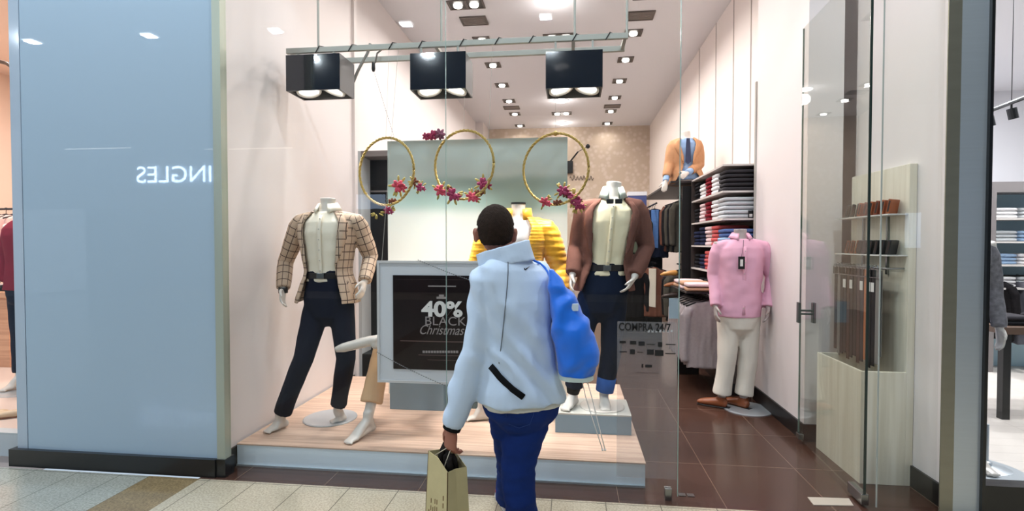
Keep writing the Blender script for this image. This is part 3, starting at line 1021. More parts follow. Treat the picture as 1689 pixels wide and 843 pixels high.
hoops = [((637, 283), 0.232, [(657, 307, 0.045, 'p'), (684, 300, 0.03, 'b'), (693, 309, 0.03, 'm'), (640, 347, 0.03, 'm'), (622, 350, 0.03, 'l')], [(648, 332)], 'left hoop, over the blazer mannequin with the checks'),
         ((765, 272), 0.232, [(726, 314, 0.04, 'p'), (746, 321, 0.045, 'm'), (778, 325, 0.038, 'p'), (797, 303, 0.042, 'm')], [(740, 312), (790, 318)], 'middle hoop, over the walking man'),
         ((916, 279), 0.236, [(898, 333, 0.034, 'p'), (928, 315, 0.038, 'm'), (946, 327, 0.04, 'm'), (953, 338, 0.036, 'm')], [(920, 334), (936, 322)], 'right hoop, nearest the entrance')]
for (cx, cy), R, fl, twigs, lb in hoops:
    C = at(cx, cy, 3.62)
    t = thing('flower_hoop', 'golden hoop with pink blossoms, the %s' % lb, 'hoop', tuple(C + Vector((0, 0, R))), 'golden flower hoops')
    n = 72
    ca = math.cos(0.25), math.sin(0.25)

    def ringpt(a, rr, o=0.0):
        x = math.cos(a) * rr
        return C + Vector((x * ca[0] + o * ca[1], x * ca[1] * -1 + o, math.sin(a) * rr * 1.05))
    mb = MB()
    rings = []
    for strand in range(3):
        pts = []
        for i in range(n + 1):
            a = 2 * PI * i / n
            tw = a * 16 + strand * 2 * PI / 3
            pts.append(ringpt(a, R + 0.006 * math.cos(tw), 0.006 * math.sin(tw)))
        mb.tube(pts, 0.0048, 5, up=(0, 1, 0))
    mb.build('braided_ring', M_gold, t, smooth=True)
    for (fx, fy, r_, kd) in fl:
        mb = MB()
        cc = at(fx, fy, 3.60)
        if kd in 'pm':
            blossom(mb, cc, r_)
            blossom(mb, cc + Vector((r_ * 0.9, 0, -r_ * 0.4)), r_ * 0.6, 5)
        elif kd == 'b':
            blossom(mb, cc, r_, 5)
        else:
            leafspray(mb, cc, r_)
        mb.build('blossom' if kd in 'pmb' else 'leaf_spray', {'p': M_pink, 'm': M_mag, 'b': M_brn, 'l': M_leaf}[kd], t, smooth=True)
        mb = MB()
        leafspray(mb, cc + Vector((0, 0.01, 0)), r_ * 1.25, 7)
        mb.build('leaf_spray', M_leaf, t, smooth=True)
    for (fx, fy) in twigs:
        c0 = at(fx, fy, 3.61)
        mb = MB()
        for i in range(7):
            a = i * 0.9
            d = Vector((math.cos(a), 0, math.sin(a) * 0.6)) * 0.035
            mb.tube([c0, c0 + d], [0.005, 0.009], 6)
        mb.build('twig', M_brn, t, smooth=True)
    # two clear threads up to the rail
    MB().tube([C + Vector((0, 0, R * 1.05)), (C.x, 3.69, zr - 0.02)], 0.0009, 4).build('thread', M_rail, t)
    if cx > 900:
        MB().lathe(C + Vector((0, 0, R * 1.02)), [(0.006, -0.01), (0.02, 0), (0.024, 0.01), (0.006, 0.024)], 12).build('knot', M_gold, t, smooth=True)

# blossoms lying on the top edge of the panel
c = at(716, 226, 4.465)
c.z = PANZ + 0.035
t = thing('flower_bunch', 'dark magenta flower bunch lying on the top edge of the grey green panel', 'flowers', (c.x, 4.465, PANZ))
for i, (dx_, r_) in enumerate(((-0.07, 0.035), (-0.01, 0.045), (0.055, 0.05))):
    mb = MB()
    blossom(mb, c + Vector((dx_, 0, 0.008 * i)), r_, 7)
    mb.build('blossom', M_mag if i < 2 else mat('dusty_petal', rgb(130, 84, 104), 0.7, var=0.3, vscale=30), t, smooth=True)

# ------------------------------------------------------------------ figures
BARE = [(0.0, .150, .108), (.12, .166, .120), (.25, .152, .110), (.40, .130, .098), (.60, .150, .112), (.78, .172, .122), (.88, .166, .110), (.945, .115, .085), (1.0, .062, .062)]


def prof(s, add=0.0, P=BARE):
    if s <= P[0][0]:
        a = P[0]
        return a[1] + add, a[2] + add
    for a, b_ in zip(P, P[1:]):
        if s <= b_[0]:
            u = (s - a[0]) / (b_[0] - a[0])
            u = u * u * (3 - 2 * u)
            return a[1] + (b_[1] - a[1]) * u + add, a[2] + (b_[2] - a[2]) * u + add
    return P[-1][1] + add, P[-1][2] + add


def hand(mb, w, d, pn, lat, size=1.0, curl=0.5):
    """w wrist, d direction of the fingers, pn palm normal (fingers curl to it), lat towards the thumb"""
    w, d = Vector(w), Vector(d).normalized()
    pn = Vector(pn)
    pn = (pn - d * pn.dot(d)).normalized()
    lt = d.cross(pn)
    if lt.dot(Vector(lat)) < 0:
        lt = -lt
    k = size
    mb.tube([w - d * .03 * k, w, w + d * .04 * k, w + d * .085 * k, w + d * .095 * k],
            [(.024 * k, .021 * k), (.025 * k, .019 * k), (.036 * k, .016 * k), (.040 * k, .013 * k), (.034 * k, .009 * k)], 12, up=pn)
    for i, (o, L) in enumerate(((.029, .068), (.010, .078), (-.010, .072), (-.029, .056))):
        b0 = w + d * .08 * k + lt * o * k
        a1, a2, a3 = curl * .5, curl * 1.1, curl * 1.6
        p = [b0]
        for a, f in ((a1, .42), (a2, .32), (a3, .26)):
            p.append(p[-1] + (d * math.cos(a) + pn * math.sin(a) + lt * o * 1.2).normalized() * L * f * k)
        mb.tube(p, [.0095 * k, .0092 * k, .0085 * k, .0065 * k], 8)
    b0 = w + d * .025 * k + lt * .026 * k
    p1 = b0 + (d * .6 + lt * .7 + pn * .25).normalized() * .038 * k
    p2 = p1 + (d * .85 + lt * .3 + pn * .35).normalized() * .03 * k
    p3 = p2 + (d * .95 + pn * .4).normalized() * .022 * k
    mb.tube([b0 - d * .01, p1, p2, p3], [.014 * k, .0115 * k, .010 * k, .007 * k], 8)


def bare_foot(mb, an, toe, ground_z, size=1.0):
    """ankle to toe tip; the heel comes down to the ground when the ankle is low enough"""
    an, toe = Vector(an), Vector(toe)
    f = Vector((toe.x - an.x, toe.y - an.y, 0))
    L = f.length
    f.normalize()
    k = size
    ball = Vector((toe.x, toe.y, ground_z)) - f * .07 * k
    heel = Vector((an.x, an.y, max(ground_z + .03, an.z - .075 * k))) - f * .035 * k
    mid = (an + ball) / 2 + Vector((0, 0, .0))
    mb.tube([an + Vector((0, 0, .05)), an, heel], [.034 * k, .036 * k, .026 * k], 12)
    mb.ball(heel + Vector((0, 0, .002)), .031 * k, .031 * k, .028 * k, 12, 8)
    side = f.cross(Vector((0, 0, 1)))
    mb.tube([an + f * .0 - Vector((0, 0, .01)), mid + Vector((0, 0, .012)), ball + Vector((0, 0, .024 * k)), Vector((toe.x, toe.y, ground_z + .012 * k))],
            [(.033 * k, .034 * k), (.036 * k, .030 * k), (.045 * k, .022 * k), (.028 * k, .010 * k)], 14, up=(0, 0, 1))
    mb.tube([heel + Vector((0, 0, .004)), heel.lerp(ball, .5) + Vector((0, 0, .014)), ball + Vector((0, 0, .022 * k))], [(.024, .024), (.030, .026), (.036, .020)], 12, up=(0, 0, 1))
    for i in range(5):
        o = (i - 2) * .017 * k
        a = Vector((toe.x, toe.y, ground_z + .011 * k)) + side * o - f * (.012 + abs(i - 1) * .004) * k
        mb.ball(a, .010 * k, .012 * k, .009 * k, 8, 6)


def torso_c(J, s):
    return J['crotch'].lerp(J['nb'], s)


def torso_rings(mb, J, psi, ss, add, seg=28, n=2.4, P=BARE):
    L = []
    for s in ss:
        c = torso_c(J, s)
        rx, ry = prof(s, add(s) if callable(add) else add, P)
        L.append((c.z, c.x, c.y, rx, ry))
    mb.rings(L, seg, n, psi)


def body(t, J, psi, m, gz, feet='bare', voxel=.007, hands=('L', 'R'), curl=.5, face=None):
    mb = MB()
    torso_rings(mb, J, psi, [0, .12, .25, .4, .6, .78, .88, .945, 1.0], -0.004)
    nt_, nb = J['nt'], J['nb']
    mb.tube([nb - Vector((0, 0, .08)), nb, nb.lerp(nt_, .6), nt_], [.075, .060, .053, .056], 16)
    u = Vector((math.cos(psi), math.sin(psi), 0))
    fw = Vector((math.sin(psi), -math.cos(psi), 0))
    for S in 'LR':
        sh, el, wr = J['sh' + S], J['el' + S], J['wr' + S]
        mb.tube([torso_c(J, .84).lerp(sh, .6), sh, sh.lerp(el, .5), el, el.lerp(wr, .35), wr], [.055, .052, .046, .038, .038, .025], 12)
        if S in hands:
            d = J.get('hd' + S, (wr - el)).normalized()
            inn = -u if (sh - nb).dot(u) > 0 else u
            hand(mb, wr, d, inn if 'pn' + S not in J else J['pn' + S], fw, curl=curl)
        hp, kn, an = J['hp' + S], J['kn' + S], J['an' + S]
        mb.tube([hp + Vector((0, 0, .05)), hp, hp.lerp(kn, .5), kn, kn.lerp(an, .35), an], [.07, .078, .066, .05, .050, .034], 14)
        if feet == 'bare':
            bare_foot(mb, an, J['to' + S], J.get('gz' + S, gz))
        else:
            mb.tube([an, an - Vector((0, 0, .04))], [.034, .03], 10)
    return mb.build('body', m, t, voxel=voxel, smo=2)


def trousers(t, J, m, psi, cut=.93, r=(.092, .088, .066, .062, .056), top=.42, name='trousers', voxel=.009, wr=(.006, 9, (1, 1, .45)), add=.012, cuts=None):
    mb = MB()
    low = []
    for s_, k_ in ((-.13, .22), (-.09, .5), (-.03, .85)):
        c_ = torso_c(J, s_)
        rx_, ry_ = prof(0, add)
        low.append((c_.z, c_.x, c_.y, rx_ * k_, ry_ * min(1, k_ + .15)))
    for s_ in (.06, .15, .25, .34, top):
        c_ = torso_c(J, s_)
        low.append((c_.z, c_.x, c_.y) + tuple(prof(s_, add)))
    mb.rings(low, 28, 2.4, psi)
    for S in 'LR':
        hp, kn, an = J['hp' + S], J['kn' + S], J['an' + S]
        c = (cuts or {}).get(S, cut)
        if c <= 0:
            continue
        end = kn.lerp(an, c)
        mb.tube([hp + Vector((0, 0, .06)), hp, hp.lerp(kn, .5), kn, kn.lerp(end, .5), end], [r[0] * .9, r[0], r[1] * .92, r[2], r[3], r[4]], 18)
    return mb.build(name, m, t, voxel=voxel, smo=3, wr=wr)


def shirt(t, J, m, psi, s0=.30, sleeves=True, add=.012, name='shirt', voxel=.009, wr=(.006, 8), sl=(.062, .056, .046, .040), cut=.97, P=BARE):
    mb = MB()
    torso_rings(mb, J, psi, [s0, s0 + .08, .45, .6, .78, .88, .945, .985], add, P=P)
    if sleeves:
        for S in 'LR':
            sh, el, wr_ = J['sh' + S], J['el' + S], J['wr' + S]
            mb.tube([torso_c(J, .90), torso_c(J, .90).lerp(sh, .6) + Vector((0, 0, -.008)), sh + Vector((0, 0, -.026)), sh.lerp(el, .2) + Vector((0, 0, -.01)), sh.lerp(el, .5), el, el.lerp(wr_, cut)], [.062, sl[0] * .92, sl[0] * .9, sl[0] * .98, sl[1], sl[2], sl[3]], 14)
    return mb.build(name, m, t, voxel=voxel, smo=3, wr=wr)


def collar(t, J, psi, m, r=.075, h=.05, gap=.42, flare=.012, name='collar', points=True):
    """standing band and folded wings, open at the front"""
    mb = MB()
    nb = J['nb']
    fw = Vector((math.sin(psi), -math.cos(psi), 0))
    u = Vector((math.cos(psi), math.sin(psi), 0))
    R0, R1, R2 = [], [], []
    n = 24
    for i in range(n + 1):
        a = gap + (2 * PI - 2 * gap) * i / n
        d = fw * math.cos(a) + u * math.sin(a)
        back = .5 - .5 * math.cos(a)
        R0.append(nb + d * (r + .006) + Vector((0, 0, -.02 + .012 * back)))
        R1.append(nb + d * (r - .006) + Vector((0, 0, h * (.75 + .35 * back))))
        tip = max(0, math.cos(a)) ** 6
        R2.append(nb + d * (r + flare + .012 + .018 * tip) + Vector((0, 0, -.008 - .035 * tip + .012 * back)))
    mb.loft([R0, R1, R2], cap=False, closed=False)
    return mb.build(name, m, t, smooth=True, solid=.004)


def placket(t, J, psi, m, mbt, s0=.36, s1=.95, add=.024, n=6):
    fw = Vector((math.sin(psi), -math.cos(psi), 0))
    u = Vector((math.cos(psi), math.sin(psi), 0))
    a, b_ = [], []
    for i in range(9):
        s = s0 + (s1 - s0) * i / 8
        c = torso_c(J, s)
        ry = prof(s)[1] + add
        a.append(c + fw * ry - u * .014)
        b_.append(c + fw * ry + u * .014)
    mb = MB()
    mb.loft([a, b_], cap=False, closed=False)
    o = mb.build('placket', m, t, smooth=True, solid=.003)
    bt = MB()
    for i in range(n):
        s = s0 + (s1 - s0) * (i + .6) / n
        bt.ball(torso_c(J, s) + fw * (prof(s)[1] + add + .003), .005, .0025, .005, 8, 6)
    bt.build('buttons', mbt, o, smooth=True)


def blazer(t, J, psi, m, gap, s0=.12, add=.034, lapel=True, name='blazer', voxel=.009, sl=(.072, .066, .056, .047), cut=.93, m_lap=None, wr=(.006, 7), quilt=None, collar_h=0, flare=.03):
    fw = Vector((math.sin(psi), -math.cos(psi), 0))
    u = Vector((math.cos(psi), math.sin(psi), 0))
    ss = [s0 + (.985 - s0) * i / 14 for i in range(15)]

    def pt(s, a, off=0.0):
        c = torso_c(J, s)
        rx, ry = prof(s, add + off + (flare * max(0, (.4 - s) / .3)))
        return c + u * (rx * math.copysign(abs(math.sin(a)) ** .86, math.sin(a))) + fw * (ry * math.copysign(abs(math.cos(a)) ** .86, math.cos(a)))
    mb = MB()
    rings = []
    n = 40
    for s in ss:
        g_ = gap(s)
        rings.append([pt(s, g_ + (2 * PI - 2 * g_) * i / n) for i in range(n + 1)])
    mb.loft(rings, cap=False, closed=False)
    for S in 'LR':
        sh, el, wr_ = J['sh' + S], J['el' + S], J['wr' + S]
        mb.tube([torso_c(J, .89).lerp(sh, .3), torso_c(J, .89).lerp(sh, .65) + Vector((0, 0, -.004)), sh + Vector((0, 0, -.022)), sh.lerp(el, .18), sh.lerp(el, .55), el, el.lerp(wr_, .5), el.lerp(wr_, cut)],
                [.064, sl[0] * .92, sl[0] * .9, sl[0] * .98, sl[1], sl[2], sl[2] * .94, sl[3]], 16)
    o = mb.build(name, m, t, solid=.014, voxel=voxel, smo=3, wr=wr, quilt=quilt)
    if lapel:
        for sg_ in (1, -1):
            a, b_, c = [], [], []
            for i in range(12):
                s = .46 + (.955 - .46) * i / 11
                g_ = gap(s)
                w = .42 * math.sin(min(1, (s - .46) / .33) * PI / 2) if s < .86 else .42 - (s - .86) * 1.4
                a.append(pt(s, sg_ * g_, .004))
                b_.append(pt(s, sg_ * (g_ + w * .5), .013))
                c.append(pt(s, sg_ * (g_ + w), .011))
            lb = MB()
            lb.loft([a, b_, c], cap=False, closed=False)
            lo_ = lb.build('lapel', m_lap or m, o, smooth=True, solid=.005)
            la_ = lo_.data.attributes.new('weave', 'FLOAT_VECTOR', 'POINT')
            for v_ in lo_.data.vertices:
                la_.data[v_.index].vector = (v_.co.x * 1.1, 0, v_.co.z)
    return o


def base_disc(t, x, y, z, r, m=None, rod=None):
    mb = MB().lathe((x, y, z), [(r, 0), (r, .006), (r - .008, .010), (.012, .012)], 48)
    if rod is not None:
        mb.tube([(rod[0], rod[1], z + .005), rod], .006, 8)
    mb.build('base_disc', m or M_steel, t, smooth=False)


def V(*a):
    return Vector(a)


def dn(p, dz):
    return Vector((p.x, p.y, p.z + dz))


# plaid fabric
def plaid(name, base, line, line2=None, s=.05, rough=.75):
    m = grid_mat(name, base, line, s, s * 1.15, .0055, rough, axes='AZ', ox=0, var=.1, vscale=30, wy=.006)
    return m


M_plaid = plaid('plaid_wool', rgb(196, 172, 150), rgb(84, 68, 62))
M_ivory = mat('ivory_shirt', rgb(238, 230, 212), 0.7, bump=.15, bscale=200)
M_navy = mat('navy_trouser', rgb(20, 24, 40), 0.8, bump=.04, bscale=300)
M_beige = mat('beige_chino', rgb(208, 170, 130), 0.8, bump=.04, bscale=300)
M_blackcloth = mat('black_cloth', rgb(20, 20, 22), 0.85)
M_belt = mat('dark_belt', rgb(28, 24, 24), 0.4)


def belt(t, J, psi, s=.37, add=.018, m=None):
    mb = MB()
    c0, c1 = torso_c(J, s - .028), torso_c(J, s + .028)
    rx, ry = prof(s, add)
    mb.rings([(c0.z, c0.x, c0.y, rx, ry), (c1.z, c1.x, c1.y, rx, ry)], 32, 2.4, psi)
    o = mb.build('belt', m or M_belt, t, smooth=False)
    fw = Vector((math.sin(psi), -math.cos(psi), 0))
    c = torso_c(J, s) + fw * (ry + .004)
    MB().box(c.x - .028, c.x + .028, c.y - .006, c.y + .002, c.z - .02, c.z + .02).build('buckle', M_chrome, o, bevel=.003)


# ---- mannequin in the checked blazer
Y = 3.62
J = dict(nt=at(541, 327, Y), nb=at(541, 347, Y), crotch=at(542, 516, Y), shL=at(497, 362, Y), shR=at(588, 362, Y), elL=at(471, 432, 3.66), elR=at(611, 424, 3.74),
         wrL=at(467, 478, 3.54), wrR=at(601, 466, 3.58), hpL=at(524, 506, Y), hpR=at(563, 506, Y), knL=at(500, 592, 3.5), knR=at(571, 592, 3.6), anL=at(462, 692, 3.5), anR=at(557, 676, 3.68),
         toL=ground(437, 716, DZ), toR=ground(544, 699, DZ))
t = thing('mannequin', 'headless mannequin in a checked tan blazer and navy trousers beside the left wall', 'mannequin', (J['nb'].x, Y, DZ))
body(t, J, 0, M_whiteplastic, DZ)
trousers(t, J, M_navy, 0, cut=.9, r=(.098, .092, .07, .066, .062))
shirt(t, J, M_ivory, 0, sleeves=False)
placket(t, J, 0, M_ivory, mat('pearl_button', rgb(190, 186, 176), .3))
collar(t, J, 0, M_ivory, h=.055)
belt(t, J, 0)
pb_ = blazer(t, J, 0, M_plaid, lambda s: .62 + .1 * max(0, (.45 - s)) * 4 + (.0 if s < .8 else (s - .8) * .8), s0=.10, sl=(.066, .06, .051, .044))


def seg_near(p, chain):
    best = None
    acc = 0.0
    for a_, b2 in zip(chain, chain[1:]):
        d_ = b2 - a_
        u = max(0, min(1, (p - a_).dot(d_) / d_.length_squared))
        q = a_ + d_ * u
        r_ = (p - q).length
        if best is None or r_ < best[0]:
            best = (r_, q, d_.normalized(), acc + d_.length * u)
        acc += d_.length
    return best


def weave(o, J):
    """cloth coordinates: girth and length, on the trunk and round each sleeve"""
    at_ = o.data.attributes.new('weave', 'FLOAT_VECTOR', 'POINT')
    O_ = org(o)
    for v in o.data.vertices:
        p = v.co + O_
        s_ = (p.z - J['crotch'].z) / (J['nb'].z - J['crotch'].z)
        c_ = torso_c(J, s_)
        rx, ry = prof(max(0, min(1, s_)), .04)
        q = p - c_
        r_ = math.hypot(q.x / rx, q.y / ry)
        S = 'L' if q.x < 0 else 'R'
        nr = seg_near(p, [J['sh' + S], J['el' + S], J['wr' + S]])
        if r_ > 1.1 and nr[0] < .12:
            d_ = nr[2]
            e1 = V(0, -1, 0) - d_ * V(0, -1, 0).dot(d_)
            e1.normalize()
            e2 = d_.cross(e1)
            w_ = p - nr[1]
            u = math.atan2(w_.dot(e2), w_.dot(e1)) * .062 + .025
            vv = J['sh' + S].z - nr[3]
        else:
            u = math.atan2(q.x, -q.y) * .19
            vv = p.z
        at_.data[v.index].vector = (u, 0, vv)


weave(pb_, J)
a = ground(545, 690, DZ)
base_disc(t, a.x, a.y, DZ, .2)
# wrist band
w_ = J['elL'].lerp(J['wrL'], .97)
MB().tube([w_ + V(0, 0, .012), w_ - V(0, 0, .03)], .033, 14).build('watch_strap', M_dark, t, smooth=True)

# ---- mannequin in the quilted yellow jacket
Y = 3.98
J = dict(nt=at(855, 336, Y), nb=at(855, 357, Y), crotch=at(852, 520, Y), shL=at(806, 376, Y), shR=at(903, 376, Y), elL=at(787, 440, Y + .02), elR=at(922, 442, Y + .04),
         wrL=at(794, 500, Y - .1), wrR=at(926, 498, Y - .08), hpL=at(835, 508, Y), hpR=at(870, 508, Y), knL=at(812, 590, Y - .08), knR=at(880, 590, Y), anL=at(795, 672, Y - .12), anR=at(884, 660, Y + .1),
         toL=ground(768, 694, DZ), toR=ground(874, 686, DZ))
t = thing('mannequin', 'headless mannequin in a quilted yellow jacket behind the walking man', 'mannequin', (J['nb'].x, Y, DZ))
body(t, J, 0, M_whiteplastic, DZ)
trousers(t, J, M_blackcloth, 0, cut=.84)
M_yellow = mat('yellow_nylon', rgb(228, 168, 30), 0.5, sheen=.2)


def quilt_fn(co):
    a = math.atan2(co.y, co.x) * .19
    f = abs(math.sin((co.z * 1.0 + a) * PI / .05))
    g_ = abs(math.sin((co.z * 1.0 - a) * PI / .05))
    return .007 * min(f, g_) ** .6 - .002


shirt(t, J, mat('white_tee', rgb(236, 232, 230), .8), 0, sleeves=False)
blazer(t, J, 0, M_yellow, lambda s: .34 if s < .7 else .34 + (s - .7) * 1.0, s0=.2, add=.042, lapel=False, name='quilted_jacket', sl=(.083, .078, .068, .056), quilt=quilt_fn, voxel=.008, cut=.98, flare=0)
mb = MB()
rs = []
for zz, rr_ in ((-.035, .1), (.01, .098), (.05, .09)):
    rs.append([J['nb'] + V(math.sin(a) * rr_, -math.cos(a) * rr_ * .85, zz + .02 * (.5 - .5 * math.cos(a))) for a in [.45 + (2 * PI - .9) * i / 24 for i in range(25)]])
mb.loft(rs, cap=False, closed=False)
mb.build('stand_collar', M_yellow, t, smooth=True, solid=.022)
mb = MB()
mb.tube([J['nt'] - V(0, 0, .006), J['nt'] + V(0, 0, .008)], .058, 18)
mb.build('neck_cap', M_dark, t)
a = ground(862, 680, DZ)
base_disc(t, a.x, a.y, DZ, .19)

# ---- mannequin in the brown blazer on the low plinth
Y = 3.86
GZ = .29
M_brown = mat('brown_wool', rgb(112, 76, 66), 0.85, var=.18, vscale=60, bump=.2, bscale=250)
M_jean = mat('dark_denim', rgb(16, 26, 46), 0.8, var=.25, vscale=10)
J = dict(nt=at(1013, 300, Y), nb=at(1011, 326, Y), crotch=at(993, 508, Y), shL=at(966, 340, Y), shR=at(1050, 338, Y), elL=at(951, 408, Y + .03), elR=at(1066, 408, Y + .05),
         wrL=at(944, 455, Y - .1), wrR=at(1046, 458, Y - .1), hpL=at(973, 497, Y), hpR=at(1012, 497, Y), knL=at(955, 575, Y - .06), knR=at(1008, 580, Y), anL=at(945, 648, Y - .02), anR=at(996, 652, Y + .02),
         toL=V(-.06, 3.70, GZ), toR=V(.24, 3.72, GZ))
J['hdR'] = V(-.5, -.2, -.8)
t = thing('mannequin', 'headless mannequin in a brown blazer and dark jeans on the low plinth', 'mannequin', (J['nb'].x, Y, GZ))
body(t, J, 0, M_whiteplastic, GZ)
trousers(t, J, M_jean, 0, cut=.68, cuts={'L': .86, 'R': .62}, r=(.1, .094, .075, .07, .066))
# turned-up lighter cuff
kn, an = J['knR'], J['anR']
MB().tube([kn.lerp(an, .58), kn.lerp(an, .8), kn.lerp(an, .9)], [.071, .068, .066], 18).build('turned_cuff', mat('light_denim', rgb(52, 92, 160), .8, var=.2, vscale=20), t, smooth=True)
kn, an = J['knL'], J['anL']
MB().tube([kn.lerp(an, .82), kn.lerp(an, .9), an], [.058, .052, .045], 16).build('sock', M_blackcloth, t, smooth=True)
shirt(t, J, mat('cream_shirt', rgb(232, 222, 190), .7), 0, sleeves=False)
placket(t, J, 0, MATS['cream_shirt'], MATS['pearl_button'])
collar(t, J, 0, mat('grey_collar', rgb(170, 178, 170), .7), h=.085, r=.08)
MB().box(J['nb'].x - .055, J['nb'].x - .004, 3.72, 3.735, J['nb'].z - .055, J['nb'].z - .02).box(J['nb'].x + .004, J['nb'].x + .055, 3.72, 3.735, J['nb'].z - .055, J['nb'].z - .02).build('bow_tie', M_dark, t, bevel=.005)
belt(t, J, 0)
blazer(t, J, 0, M_brown, lambda s: .66 + max(0, (.45 - s)) * .5 + (.0 if s < .8 else (s - .8) * .6), s0=.16, cut=.9)
base_disc(t, .22, 3.86, GZ, .165, M_whiteplastic)
for (x_, y_) in ((-.09, 3.72),):
    pass

# ---- seated mannequin behind the board
gz = DZ
J = dict(nt=V(-1.20, 4.12, 1.36), nb=V(-1.20, 4.12, 1.29), crotch=V(-1.21, 4.14, .76), shL=V(-1.38, 4.12, 1.22), shR=V(-1.02, 4.12, 1.22), elL=V(-1.33, 4.05, .98), elR=V(-1.05, 4.02, .96),
         wrL=V(-1.27, 3.86, .90), wrR=V(-1.10, 3.84, .90), hpL=V(-1.30, 4.10, .80), hpR=V(-1.12, 4.10, .80), anL=at(612, 562, 3.48), knL=V(-1.02, 3.62, .86),
         knR=at(632, 566, 3.66), anR=at(607, 690, 3.46), toR=ground(571, 734, DZ))
J['toL'] = at(553, 577, 3.42)
J['gzL'] = J['toL'].z - .012
t = thing('mannequin', 'seated mannequin with crossed legs in beige trousers behind the sale board', 'mannequin', (-1.21, 4.1, DZ))
mb = MB()
torso_rings(mb, J, 0, [0, .12, .25, .4, .6, .78, .88, .945, 1.0], -0.004)
mb.tube([J['nb'] - V(0, 0, .08), J['nb'], J['nt']], [.075, .06, .055], 16)
for S in 'LR':
    mb.tube([torso_c(J, .84).lerp(J['sh' + S], .6), J['sh' + S], J['el' + S], J['wr' + S]], [.055, .052, .038, .025], 12)
    hand(mb, J['wr' + S], J['wr' + S] - J['el' + S], V(0, 0, -1), V(1 if S == 'L' else -1, 0, 0), curl=.3)
    mb.tube([J['hp' + S], J['kn' + S], J['kn' + S].lerp(J['an' + S], .35), J['an' + S]], [.075, .05, .048, .034], 14)
bare_foot(mb, J['anR'], J['toR'], DZ, 1.02)
# the crossed foot: sole to the camera, toes to the left
a, b_ = J['anL'], J['toL']
mb.tube([a + V(.05, 0, 0), a, a.lerp(b_, .4), a.lerp(b_, .8), b_], [(.034, .034), (.038, .036), (.036, .036), (.036, .030), (.02, .018)], 14)
mb.ball(a + V(.035, -.01, -.028), .03, seg=12, n=8)
mb.build('body', M_whiteplastic, t, voxel=.007, smo=2)
trousers(t, J, M_beige, 0, cuts={'L': .74, 'R': .8}, r=(.095, .09, .075, .072, .078), add=.01)
shirt(t, J, mat('grey_tee', rgb(150, 152, 150), .8), 0)

# ---- mannequin in the pink shirt on the shop floor
gz = 0.0
Y = 4.88
M_pinkshirt = mat('pink_oxford', rgb(228, 174, 196), 0.75, bump=.04, bscale=300)
M_offwhite = mat('off_white_chino', rgb(220, 214, 202), 0.8, bump=.04, bscale=300)
J = dict(nt=at(1221, 378, Y), nb=at(1221, 392, Y), crotch=at(1217, 536, Y), shL=at(1185, 404, Y), shR=at(1258, 404, Y), elL=at(1177, 456, Y + .03), elR=at(1273, 458, Y + .03),
         wrL=at(1180, 506, Y - .1), wrR=at(1267, 508, Y - .08), hpL=at(1202, 524, Y), hpR=at(1235, 524, Y), knL=at(1199, 590, Y - .02), knR=at(1234, 590, Y), anL=at(1190, 655, Y), anR=at(1226, 655, Y),
         toL=V(0, 0, 0), toR=V(0, 0, 0))
for S in 'LR':
    J['an' + S].z = .09
t = thing('mannequin', 'headless mannequin in a pink shirt and off-white trousers by the right wall', 'mannequin', (J['nb'].x, Y, 0))
body(t, J, 0, mat('grey_mannequin', rgb(170, 160, 156), .35), 0, feet='shoe')
trousers(t, J, M_offwhite, 0, cut=.9, r=(.104, .098, .082, .078, .082), add=.02)
PK = [(0.0, .168, .125), (.2, .174, .13), (.4, .168, .125), (.6, .172, .125), (.78, .186, .128), (.88, .172, .112), (.945, .118, .085), (1.0, .064, .064)]
shirt(t, J, M_pinkshirt, 0, s0=.1, add=.02, sl=(.074, .068, .058, .048), wr=(.009, 7), P=PK)
placket(t, J, 0, M_pinkshirt, MATS['pearl_button'], s0=.14, s1=.9, add=.034)
collar(t, J, 0, M_pinkshirt, h=.045, r=.078)
M_tan = mat('brown_leather', rgb(134, 74, 42), .4)
for S, tx in (('L', 1166), ('R', 1221)):
    an = J['an' + S]
    g_ = ground(tx, 668 if S == 'L' else 672)
    d = V(g_.x - an.x, g_.y - an.y, 0).normalized()
    mb = MB()
    mb.tube([an - d * .05 + V(0, 0, -.05), an - d * .03 + V(0, 0, -.045), an + d * .05 - V(0, 0, .045), an + d * .14 - V(0, 0, .055), an + d * .2 - V(0, 0, .065), an + d * .215 - V(0, 0, .07)],
            [(.028, .03), (.038, .042), (.042, .042), (.048, .032), (.036, .02), (.02, .012)], 16, up=(0, 0, 1))
    mb.tube([an + V(0, 0, .01), an - V(0, 0, .05)], [.042, .04], 14)
    sh_ = mb.build('shoe', M_tan, t, voxel=.008, smo=2)
    mb = MB()
    mb.tube([an - d * .075 - V(0, 0, .082), an + d * .06 - V(0, 0, .082), an + d * .14 - V(0, 0, .082), an + d * .21 - V(0, 0, .082)], [(.034, .008), (.042, .008), (.05, .008), (.03, .008)], 14, up=(0, 0, 1))
    mb.build('sole', M_dark, sh_, smooth=False)
p = J['nb'].copy()
tg = torso_c(J, .72) + V(-.04, -.18, 0)
o = MB().box(tg.x - .028, tg.x + .028, tg.y - .004, tg.y, tg.z - .055, tg.z + .055).build('price_tag', M_dark, t, bevel=.003)
MB().box(tg.x - .012, tg.x + .012, tg.y - .0055, tg.y - .004, tg.z - .03, tg.z + .03).build('tag_print', M_txt, o)
MB().tube([tg + V(0, 0, .05), tg + V(.02, .02, .13), p + V(.0, -.09, -.02)], .002, 6).build('tag_cord', M_dark, o)
a = ground(1232, 671)
base_disc(t, J['anR'].x + .03, J['anR'].y - .02, 0, .21)

